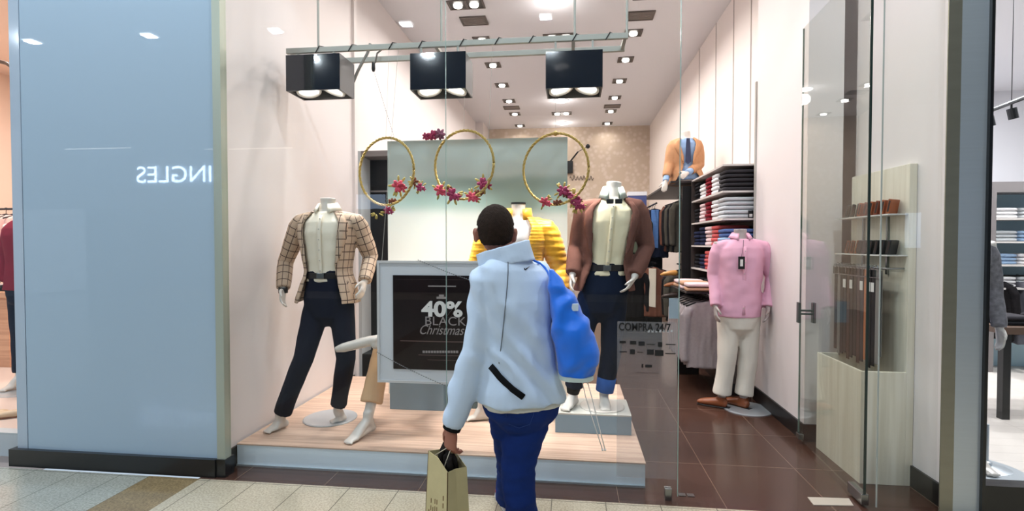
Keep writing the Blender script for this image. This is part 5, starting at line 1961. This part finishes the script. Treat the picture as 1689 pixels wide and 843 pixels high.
# low rail with its pink and tan folded pile on top
t = thing('low_rail', 'low black rail stand carrying the grey jumpers', 'rack', (1.32, 5.65, 0))
MB().tube([(1.32, 5.26, .99), (1.32, 6.1, .99)], .011, 10).build('rail', M_dark, t)
MB().box(1.12, 1.45, 5.27, 6.1, 1.005, 1.02).build('shelf', M_dark, t)
MB().box(1.2, 1.44, 6.08, 6.1, 0, 1.005).build('post_panel', M_black, t)
for j in range(3):
    for k in range(2):
        fold(['tan', 'pale pink'][(j + k) % 2], (1.28, 5.42 + j * .26, 1.0205 + k * .0425), '%s folded shirt over the grey jumpers, %s layer of the %s pile' % (['tan', 'pale pink'][(j + k) % 2], ['lower', 'upper'][k], ORD[j]), 'folded shirts over the grey jumpers', random.uniform(-.1, .1), (.85, 1, 1))
a, b_ = at(1105, 493, 5.2), at(1122, 527, 5.2)
t = thing('hanging_sign', 'small plain pale blue card hanging beside the grey jumpers', 'card', ((a.x + b_.x) / 2, 5.28, 1.004))
MB().box(a.x, b_.x, 5.25, 5.253, b_.z, a.z).build('card', mat('pale_blue_card', rgb(150, 178, 194), .5), t)
MB().tube([((a.x + b_.x) / 2, 5.2515, a.z), (1.14, 5.28, 1.004)], .002, 6).build('cord', M_dark, t)
# things on shelves near the lower tier: shoes
t = None
for i, (px, py) in enumerate(((1106, 452), (1112, 470), (1108, 488))):
    c = at(px, py, 6.6)
    t = thing('display_shoe', '%s leather shoe on a bracket, the %s of three left of the folded shirts' % (['light tan', 'brown', 'dark brown'][i], ['upper', 'middle', 'lower'][i]), 'shoe', (c.x, 6.6, c.z - .03), 'shoes on wall brackets')
    mb = MB()
    mb.tube([c + V(.08, 0, .01), c + V(.06, 0, .012), c + V(0, 0, .012), c + V(-.08, 0, .0), c + V(-.12, 0, -.012)], [(.026, .03), (.032, .036), (.034, .032), (.038, .024), (.022, .012)], 14, up=(0, 0, 1))
    mb.build('upper', mat('shoe_tan%d' % i, rgb(*[(198, 140, 70), (170, 104, 60), (60, 44, 38)][i]), .4), t, smooth=True)
    MB().box(c.x - .12, c.x + .1, 6.57, 6.66, c.z - .03, c.z - .022).build('bracket_shelf', M_chrome, t)
c = at(1055, 322, 8.0)
t = thing('shoe_box', 'blue and white box on top of the clothes stand behind the brown blazer mannequin', 'box', (c.x, 8.0, 2.0))
MB().box(c.x - .14, c.x + .14, 8.26, 8.44, 2.02, c.z + .02).build('base', mat('box_blue', rgb(74, 84, 140), .6), t)
MB().box(c.x - .145, c.x + .145, 8.255, 8.445, c.z + .02, c.z + .08).build('lid', mat('box_white', rgb(228, 230, 238), .6), t)
MB().box(c.x - .2, c.x + .2, 8.22, 8.5, 2.0, 2.02).build('tray', M_dark, t)

# ------------------------------------------------------------------ wallet and belt display
t = thing('belt_display', 'washed wood display with wallet shelves, belt rail and floor box beside the steel pillar', 'display stand', (1.95, 3.7, 0))
DY0, DY1 = 3.42, 4.0
MB().box(2.045, 2.088, DY0, DY1 + .08, .0, 1.99).build('back_board', M_cabwood, t, bevel=.002)
mb = MB()
mb.box(1.785, 1.803, DY0, DY1, .0, .705).box(1.803, 2.045, DY0, DY0 + .018, .0, .705).box(1.803, 2.045, DY1 - .018, DY1, 0, .705).box(1.803, 2.045, DY0 + .018, DY1 - .018, 0, .02)
mb.build('floor_box', M_cabwood, t, bevel=.0015)
M_acr = glass_mat('acrylic', (.9, .92, .92), 2.0)
for z in (1.685, 1.43):
    MB().box(1.93, 2.045, DY0 + .01, DY1 + .07, z - .008, z).build('acrylic_shelf', mat('frosted_acrylic', rgb(206, 204, 200), .3), t)
for yy in (DY0 + .2, DY1 - .1):
    MB().box(2.03, 2.045, yy - .008, yy + .008, 1.3, 1.68).build('shelf_bracket', M_chrome, t)
MB().tube([(1.93, DY0 + .01, 1.345), (1.93, DY1 + .07, 1.345)], .007, 10).build('belt_rail', M_chrome, t)
for yy in (DY0 + .04, DY1 + .03):
    MB().tube([(1.93, yy, 1.345), (2.045, yy, 1.345)], .006, 8).build('rail_arm', M_chrome, t)
WC = {'tan': (156, 84, 46), 'brown': (120, 58, 34), 'dark grey': (58, 64, 66), 'black': (28, 26, 28)}


def wallet(color, x, y, z, rz, label, tilt=.18):
    t = thing('wallet', label, 'wallet', (x, y, z), 'wallets on the wooden display')
    m = mat('leather_' + color.replace(' ', '_'), rgb(*WC[color]), .42, var=.1, vscale=20)
    MB().box(-.011, .011, -.05, .05, 0.0, .092).build('cover', m, t, bevel=.004, local=True)
    MB().box(-.005, .005, -.0505, -.0495, .012, .082).build('inner_fold', mat('fold_dark', rgb(52, 34, 28), .6), t, local=True)
    t.rotation_euler = (0, tilt, rz)
    t.location.z += .011 * math.sin(abs(tilt))
    return t


seq1 = ['tan', 'tan', 'brown', 'tan', 'brown', 'tan', 'dark grey', 'dark grey', 'dark grey']
seq2 = ['black', 'black', 'black', 'black', 'black', 'black', 'tan', 'brown', 'brown']
for r_, (seq, z) in enumerate(((seq1, 1.685), (seq2, 1.43))):
    for i, c_ in enumerate(seq):
        wallet(c_, 1.985, DY0 + .075 + i * .066, z, -.95 + (.0 if i < 6 else .45), '%s leather wallet, %s from the steel pillar on the %s wallet shelf' % (c_, ORD[i], ['upper', 'lower'][r_]))


def beltobj(color, y, L, label, tagc=False):
    t = thing('belt', label, 'belt', (1.926, y, 1.352), 'belts hanging from the chrome rail')
    m = mat('strap_' + color.replace(' ', '_'), rgb(*{'black': (24, 22, 24), 'brown': (56, 32, 24), 'tan': (176, 100, 52), 'grey': (120, 116, 112)}[color]), .45)
    mb = MB()
    w = .019
    mb.box(1.918, 1.922, y - w, y + w, 1.352 - L, 1.33).box(1.936, 1.940, y - w, y + w, 1.352 - L + .05, 1.33)
    mb.build('strap', m, t, bevel=.001)
    b = MB()
    b.box(1.910, 1.916, y - .024, y - .018, 1.28, 1.34).box(1.910, 1.916, y + .018, y + .024, 1.28, 1.34).box(1.910, 1.916, y - .018, y + .018, 1.334, 1.34).box(1.910, 1.916, y - .018, y + .018, 1.28, 1.286)
    b.build('buckle', M_chrome, t)
    MB().tube([(1.918, y, 1.335), (1.918, y, 1.356), (1.93, y, 1.362), (1.942, y, 1.354)], .0025, 6).build('hook', M_chrome, t)
    if tagc:
        MB().box(1.912, 1.914, y - .017, y + .017, 1.19, 1.25).build('tag', mat('white_tag', rgb(214, 212, 208), .5), t)
    return t


cols = ['grey', 'black', 'black', 'tan', 'black', 'brown', 'black', 'black', 'brown', 'black', 'black', 'grey', 'black']
for i, c_ in enumerate(cols):
    beltobj(c_, DY0 + .09 + i * .043, .62 + .02 * (i % 3), '%s belt with a chrome buckle, %s along the rail from the steel pillar' % (c_, ORD[i]), i in (1, 2, 4, 7, 9))

# ------------------------------------------------------------------ left wall behind the display: grey shelving
M_greylam = mat('grey_laminate', rgb(128, 122, 122), .5)
t = thing('wall_cabinet', 'grey open wall cabinet behind the left hoop and sale board', 'cabinet', (-2.1, 6.2, 0))
MB().box(XL - .035, XL + .0, 5.35, 8.0, 0, 2.5).build('back_panel', mat('light_back', rgb(196, 202, 204), .5), t)
MB().box(XL, -1.86, 7.94, 8.0, 0, 2.44).build('side_panel', M_greylam, t)
MB().box(XL, -1.86, 5.35, 8.0, 2.44, 2.5).build('top_panel', M_greylam, t)
MB().box(XL, -1.86, 5.35, 7.94, .0, .3).build('base', M_dark, t)
MB().box(XL, -1.9, 5.6, 7.94, 2.08, 2.1).build('shelf', M_greylam, t)
MB().box(XL, -1.9, 5.6, 7.94, 1.28, 1.31).build('shelf', M_dark, t)
MB().tube([(-2.05, 5.5, 2.0), (-2.05, 7.94, 2.0)], .014, 10).build('rail', M_dark, t)
MB().tube([(-2.05, 5.5, 1.2), (-2.05, 7.94, 1.2)], .014, 10).build('rail', M_dark, t)
for yy in (5.62,):
    MB().box(XL, -2.03, yy - .015, yy + .015, .3, 2.44).build('upright', M_dark, t)
G_lav = garment(mat('slate_coat', rgb(96, 96, 104), .8), seed=12, w=.4, L=.8)
for i in range(6):
    place(G_lav, (-2.05, 5.95 + i * .22, 1.195), random.uniform(-.1, .1), 'slate grey coat on the lower rail of the left cabinet, %s from the front' % ORD[i], 'grey coats in the left cabinet', i == 0)

# wall lamp and script mark on the back wall
c = at(941, 272, 12.9)
t = thing('wall_lamp', 'small black arm lamp on the beige back wall, seen inside the right hoop', 'lamp', (c.x, 12.95, c.z))
MB().box(c.x - .1, c.x + .06, 12.9, 13.0, c.z - .2, c.z + .1).build('mount', M_dark, t, bevel=.01)
MB().tube([V(c.x, 12.95, c.z + .1), V(c.x + .18, 12.8, c.z + .3)], .02, 8).build('arm', M_dark, t)
MB().ball(V(c.x + .42, 12.75, c.z + .42), .055).build('lamp_head', M_dark, t, smooth=True)
MB().tube([V(c.x + .18, 12.8, c.z + .3), V(c.x + .42, 12.75, c.z + .42)], .008, 8).build('thin_arm', M_dark, t)
mb = MB()
p0 = at(940, 294, 12.98)
P = []
for i in range(60):
    f_ = i / 59
    P.append(V(p0.x + .58 * f_, 12.985, p0.z + .05 * math.sin(f_ * 44) * (1.6 if i in (10, 11, 12, 34, 35) else 1)))
mb.tube(P, .011, 6)
tag(mb.build('wall_script', mat('grey_script', rgb(146, 132, 118), .6), None, smooth=True), 'thin grey script flourish on the beige back wall right of the panel', 'wall lettering')

# ------------------------------------------------------------------ shop next door on the right
M_rwall = mat('next_wall', rgb(226, 224, 228), .6)
sbox('floor_right_shop', grid_mat('pale_plank', rgb(214, 206, 198), rgb(180, 172, 162), .9, .15, .004, .35, ox=0, oy=0, var=.08), (2.23, 9, 3.12, 9.0, -.1, .0), 'pale plank floor of the shop on the right')
sbox('wall_right_shop_back', M_rwall, (2.2, 9, 9.0, 9.1, 0, 4.0))
sbox('wall_right_shop_side', M_rwall, (9, 9.1, 3.0, 9.1, 0, 4.0))
sbox('wall_between_right', M_rwall, (2.2, 2.23, 3.12, 9.0, 0, 4.0))
sbox('ceiling_right_shop', M_rwall, (2.2, 9.1, 3.12, 9.1, 3.9, 4.0))
pane('window_5', 2.217, 5.2, 3.06, .17, 3.9, label='window of the shop on the right')
for i, (x, y) in enumerate(((4.0, 4.6), (5.6, 6.0), (4.6, 7.6))):
    t = thing('ceiling_panel_lamp', 'white ceiling lamp of the shop on the right, %s' % ['near', 'middle', 'far'][i], 'ceiling light', (x, y, 3.9), 'ceiling lamps of the right shop')
    MB().box(x - .2, x + .2, y - .08, y + .08, 3.88, 3.9).build('frame', M_rail, t)
    MB().box(x - .17, x + .17, y - .06, y + .06, 3.872, 3.88).build('lamp', M_lampglow, t)
    area_light('panel_beam', (0, 0, -.05), .3, SIDE_LAMP, (.95, .97, 1), parent=t)
a, b_ = at(1630, 182, 5.0), at(1700, 158, 5.0)
t = thing('track_light', 'black ceiling track with small spotlights in the shop on the right', 'track light', ((a.x + b_.x) / 2, 5.0, a.z))
a2 = V(a.x, 5.0, 2.95)
A_, B_ = V(at(1625, 186, 5.4).x, 5.4, at(1625, 186, 5.4).z), V(at(1700, 157, 4.6).x, 4.6, at(1700, 157, 4.6).z)
MB().tube([A_, B_], .018, 8).build('track', M_dark, t)
for (f_) in (.1, .62):
    q = A_.lerp(B_, f_)
    MB().tube([q, q - V(0, 0, .06)], .008, 8).build('stem', M_dark, t)
    MB().tube([q - V(0, 0, .05), q - V(-.02, 0, .14)], .035, 14).build('spot_head', M_dark, t)
    MB().tube([q, V(q.x, q.y, 3.9)], .003, 6).build('suspension', M_dark, t)
t = thing('display_block', 'pale grey box table with striped folded shirts in the shop on the right', 'display table', (3.3, 3.35, 0))
MB().box(2.93, 3.75, 3.16, 3.58, 0, .56).build('body', mat('pale_block', rgb(196, 200, 206), .5), t, bevel=.004)
for k in range(3):
    fold(['denim blue', 'white', 'denim blue'][k], (3.25, 3.40, .5605 + .0425 * k), ['lower denim blue', 'white', 'upper denim blue'][k] + ' folded shirt on the pale grey box table', 'shirts on the box table', .1)
t = thing('wall_shelves', 'dark framed shelf tower of pale shirts in the shop on the right', 'shelves', (6.0, 6.6, 0))
p0 = at(1637, 300, 6.6)
SX = p0.x
MB().box(SX, SX + 1.6, 6.95, 6.98, 0, p0.z).build('back', mat('pale_blue_back', rgb(176, 206, 220), .5), t)
MB().box(SX, SX + .05, 6.6, 6.95, 0, p0.z).box(SX + 1.55, SX + 1.6, 6.6, 6.95, 0, p0.z).build('side', M_greylam, t)
MB().box(SX + .05, SX + 1.55, 6.6, 6.95, p0.z - .12, p0.z).build('head_board', M_greylam, t)
zz = [p0.z - .42 - .27 * i for i in range(4)]
for i, z in enumerate(zz):
    MB().box(SX + .05, SX + 1.55, 6.6, 6.95, z - .02, z).build('shelf', M_shelf, t)
    for j in range(4):
        for k in range(3):
            fold(['white', 'light grey', 'light blue'][(i + j) % 3], (SX + .2 + j * .3, 6.79, z + .0005 + .0425 * k), '%s folded shirt in the right shop tower, %s layer, %s stack, %s shelf' % (['white', 'light grey', 'light blue'][(i + j) % 3], ORD[k], ORD[j], ORD[i]), 'pale shirts in the right shop', 0, (.8, 1, 1))
MB().tube([(SX + .05, 6.75, 1.12), (SX + 1.55, 6.75, 1.12)], .012, 8).build('rail', M_dark, t)
for i in range(7):
    place([G_black, G_lav][i % 2], (SX + .2 + i * .2, 6.75, 1.12), PI / 2 + random.uniform(-.1, .1), '%s coat hung under the right shop tower, %s from the left' % (['black', 'slate grey'][i % 2], ORD[i]), 'coats under the right shop tower')
p0 = at(1655, 540, 4.8)
t = thing('dark_table', 'dark wood table with black clothes behind the box table in the shop on the right', 'table', (p0.x + .4, 4.9, 0))
MB().box(p0.x, p0.x + 1.2, 4.8, 5.3, p0.z - .06, p0.z).build('table_top', mat('walnut', rgb(92, 70, 56), .5), t)
for xx in (p0.x + .02, p0.x + 1.12):
    for yy in (4.82, 5.22):
        MB().box(xx, xx + .06, yy, yy + .06, 0, p0.z - .06).build('leg', M_dark, t)
for k in range(2):
    for j in range(3):
        fold('charcoal' if k else 'black', (p0.x + .2 + j * .36, 5.05, p0.z + .0005 + .0425 * k), '%s folded jumper on the dark table, %s layer of the %s pile from the left' % (['black', 'charcoal'][k], ['lower', 'upper'][k], ORD[j]), 'jumpers on the dark table', PI / 2)
# mannequin partly behind the frame
Y = 3.75
cx = max(2.53, at(1566, 500, Y).x)
J = dict(nt=V(cx, Y, 1.66), nb=V(cx, Y, 1.56), crotch=V(cx, Y, .84), shL=V(cx - .19, Y, 1.49), shR=V(cx + .19, Y, 1.49), elL=V(cx - .24, Y, 1.2), elR=V(cx + .24, Y, 1.2), wrL=V(cx - .22, Y - .06, .95), wrR=V(cx + .23, Y - .06, .95),
         hpL=V(cx - .09, Y, .9), hpR=V(cx + .09, Y, .9), knL=V(cx - .1, Y, .5), knR=V(cx + .11, Y, .5), anL=V(cx - .1, Y, .12), anR=V(cx + .12, Y, .12), toL=V(cx - .12, Y - .17, .012), toR=V(cx + .15, Y - .17, .012))
t = thing('mannequin', 'mannequin in a patterned grey shirt half hidden behind the black frame', 'mannequin', (cx, Y, 0))
body(t, J, 0, M_whiteplastic, .012, voxel=.009)
trousers(t, J, mat('shop_jean', rgb(28, 46, 96), .8), 0, cut=.9, voxel=.012)
shirt(t, J, mat('pattern_shirt', rgb(130, 128, 134), .8, var=.7, vscale=40), 0, s0=.2, voxel=.012)
a = ground(1643, 774)
base_disc(t, cx + .1, Y - .05, 0, .3)
# foot of another mannequin stand right at the window
t = thing('stand_base', 'brushed metal stand base on the plank floor at the right window', 'stand', (a.x, a.y, 0))
MB().lathe((a.x - .06, a.y, 0), [(.13, 0), (.13, .012), (.03, .03), (.03, .05), (.012, .06), (.012, .3)], 32).build('base', M_steel, t)

# ------------------------------------------------------------------ shop next door on the left
M_lwall = mat('left_shop_wall', rgb(236, 214, 200), .6)
sbox('floor_left_shop', mat('left_floor', rgb(206, 186, 176), .4), (-9, -3.72, 3.2, 9, -.1, .18), 'raised pinkish floor of the shop on the left')
sbox('trim_6', mat('left_riser', rgb(190, 196, 200), .4), (-9, -3.74, 3.12, 3.2, 0.02, .185), 'white riser under the left shop window')
sbox('wall_left_shop_back', M_lwall, (-9, -3.7, 7.4, 7.5, 0, 4.2))
sbox('wall_left_shop_side', M_lwall, (-9.1, -9, 3.12, 7.5, 0, 4.2))
sbox('wall_between_left', M_lwall, (-3.74, -3.70, 3.6, 7.4, 0, 4.2))
sbox('ceiling_left_shop', M_lwall, (-9, -3.7, 3.12, 7.5, 4.2, 4.3))
pane('window_4', -9, -3.74, 3.1, .18, 4.2, label='window of the shop on the left')
for i, (x, y) in enumerate(((-5.2, 4.2), (-6.8, 5.8))):
    t = thing('ceiling_panel_lamp', 'ceiling lamp of the shop on the left, %s' % ['near', 'far'][i], 'ceiling light', (x, y, 4.2), 'ceiling lamps of the left shop')
    MB().box(x - .2, x + .2, y - .08, y + .08, 4.18, 4.2).build('frame', M_rail, t)
    MB().box(x - .17, x + .17, y - .06, y + .06, 4.172, 4.18).build('lamp', M_lampglow, t)
    area_light('panel_beam', (0, 0, -.05), .3, SIDE_LAMP, (1, .9, .82), parent=t)
p0 = at(10, 345, 5.0)
t = thing('clothes_rail', 'black clothes rail with pink shirts in the shop on the left', 'rack', (p0.x, 5.0, .18))
MB().tube([(p0.x - 1.0, 5.0, p0.z), (p0.x + .28, 5.0, p0.z)], .012, 10).build('rail', M_dark, t)
for xx in (p0.x - 1.0, p0.x + .28):
    MB().tube([(xx, 5.0, .18), (xx, 5.0, p0.z)], .012, 10).build('post', M_dark, t)
G_pink = garment(mat('pink_linen', rgb(226, 178, 170), .8, var=.1, vscale=10), seed=20, w=.38, L=.5, sleeves=False)
for i in range(8):
    place(G_pink, (p0.x + .2 - i * .1, 5.0, p0.z - .005), PI / 2 + random.uniform(-.15, .15), 'pale pink shirt on the left shop rail, %s from the pillar' % ORD[i], 'pink shirts on the left rail', i == 0)
for i in range(4):
    p = at(8 - i * 30, 445, 5.0)
    fold(['black', 'white'][i % 2], (p0.x + .1 - i * .28, 5.0, .18 + .805), '%s folded shirt on the tan wood table, %s from the pillar' % (['black', 'white'][i % 2], ORD[i]), 'shirts on the tan table', 0, (.7, 1, 1.6))
t = thing('wood_table', 'tan wood block table under the pink shirts in the shop on the left', 'table', (p0.x - .4, 5.0, .18))
MB().box(p0.x - 1.2, p0.x + .25, 4.8, 5.3, .18, .92).build('body', M_tanwood, t, bevel=.003)
MB().box(p0.x - 1.22, p0.x + .27, 4.78, 5.32, .92, .985).build('top', M_tanwood, t, bevel=.003)
for i in range(2):
    a = ground(8 - i * 24, 690, .18)
    t = thing('loafer', 'pale loafer on the raised floor of the shop on the left, the %s one' % ['right', 'left'][i], 'shoe', (a.x, a.y, .18), 'loafers in the left shop window')
    mb = MB()
    A = V(a.x, a.y, .21)
    d = V(-.8, -.5, 0).normalized()
    mb.tube([A - d * .1 + V(0, 0, .0), A - d * .07, A, A + d * .09 - V(0, 0, .006), A + d * .14 - V(0, 0, .014)], [(.024, .022), (.034, .03), (.036, .026), (.04, .02), (.02, .01)], 14, up=(0, 0, 1))
    mb.build('upper', mat('cream_leather', rgb(206, 180, 150), .5), t, smooth=True)
    mb = MB()
    mb.tube([A - d * .1 - V(0, 0, .024), A - V(0, 0, .024), A + d * .09 - V(0, 0, .024), A + d * .14 - V(0, 0, .024)], [(.03, .006), (.038, .006), (.042, .006), (.024, .006)], 12, up=(0, 0, 1))
    mb.build('sole', M_tan, t)
# mannequin in maroon partly behind the pillar
Y = 4.1
cx = at(47, 450, Y).x
zb = .18
J = dict(nt=V(cx, Y, 1.78), nb=V(cx, Y, 1.72), crotch=V(cx, Y, 1.0), shL=V(cx - .18, Y, 1.65), shR=V(cx + .18, Y, 1.65), elL=V(cx - .23, Y, 1.38), elR=V(cx + .23, Y, 1.38), wrL=V(cx - .2, Y - .1, 1.16), wrR=V(cx + .2, Y - .1, 1.16),
         hpL=V(cx - .09, Y, 1.06), hpR=V(cx + .09, Y, 1.06), knL=V(cx - .1, Y, .65), knR=V(cx + .1, Y, .65), anL=V(cx - .11, Y, .3), anR=V(cx + .11, Y, .3), toL=V(cx - .13, Y - .15, .192), toR=V(cx + .13, Y - .15, .192))
t = thing('mannequin', 'mannequin in a maroon jumper and dark jeans at the edge of the left shop', 'mannequin', (cx, Y, zb))
body(t, J, 0, M_whiteplastic, .192, voxel=.009)
trousers(t, J, M_jean, 0, cut=.9, voxel=.012)
shirt(t, J, mat('maroon_knit', rgb(128, 30, 50), .85), 0, s0=.12, voxel=.012, add=.025)
base_disc(t, cx, Y, zb, .25)
# curved track in the left shop ceiling
P = [at(-60, 92, 5.5), at(-20, 97, 5.2), at(10, 104, 4.9), at(28, 116, 4.6)]
t = thing('track_light', 'dark curved ceiling track in the shop on the left', 'track light', tuple(P[2]))
MB().tube(P, .02, 8).build('track', M_dark, t)
MB().tube([P[1], V(P[1].x, P[1].y, 4.19)], .004, 6).build('suspension', M_dark, t)
for o in list(SC.objects):
    if o.parent is None and o.type in {'MESH', 'EMPTY'} and 'category' not in o.keys() and 'kind' not in o.keys():
        print('UNTAGGED', o.name)
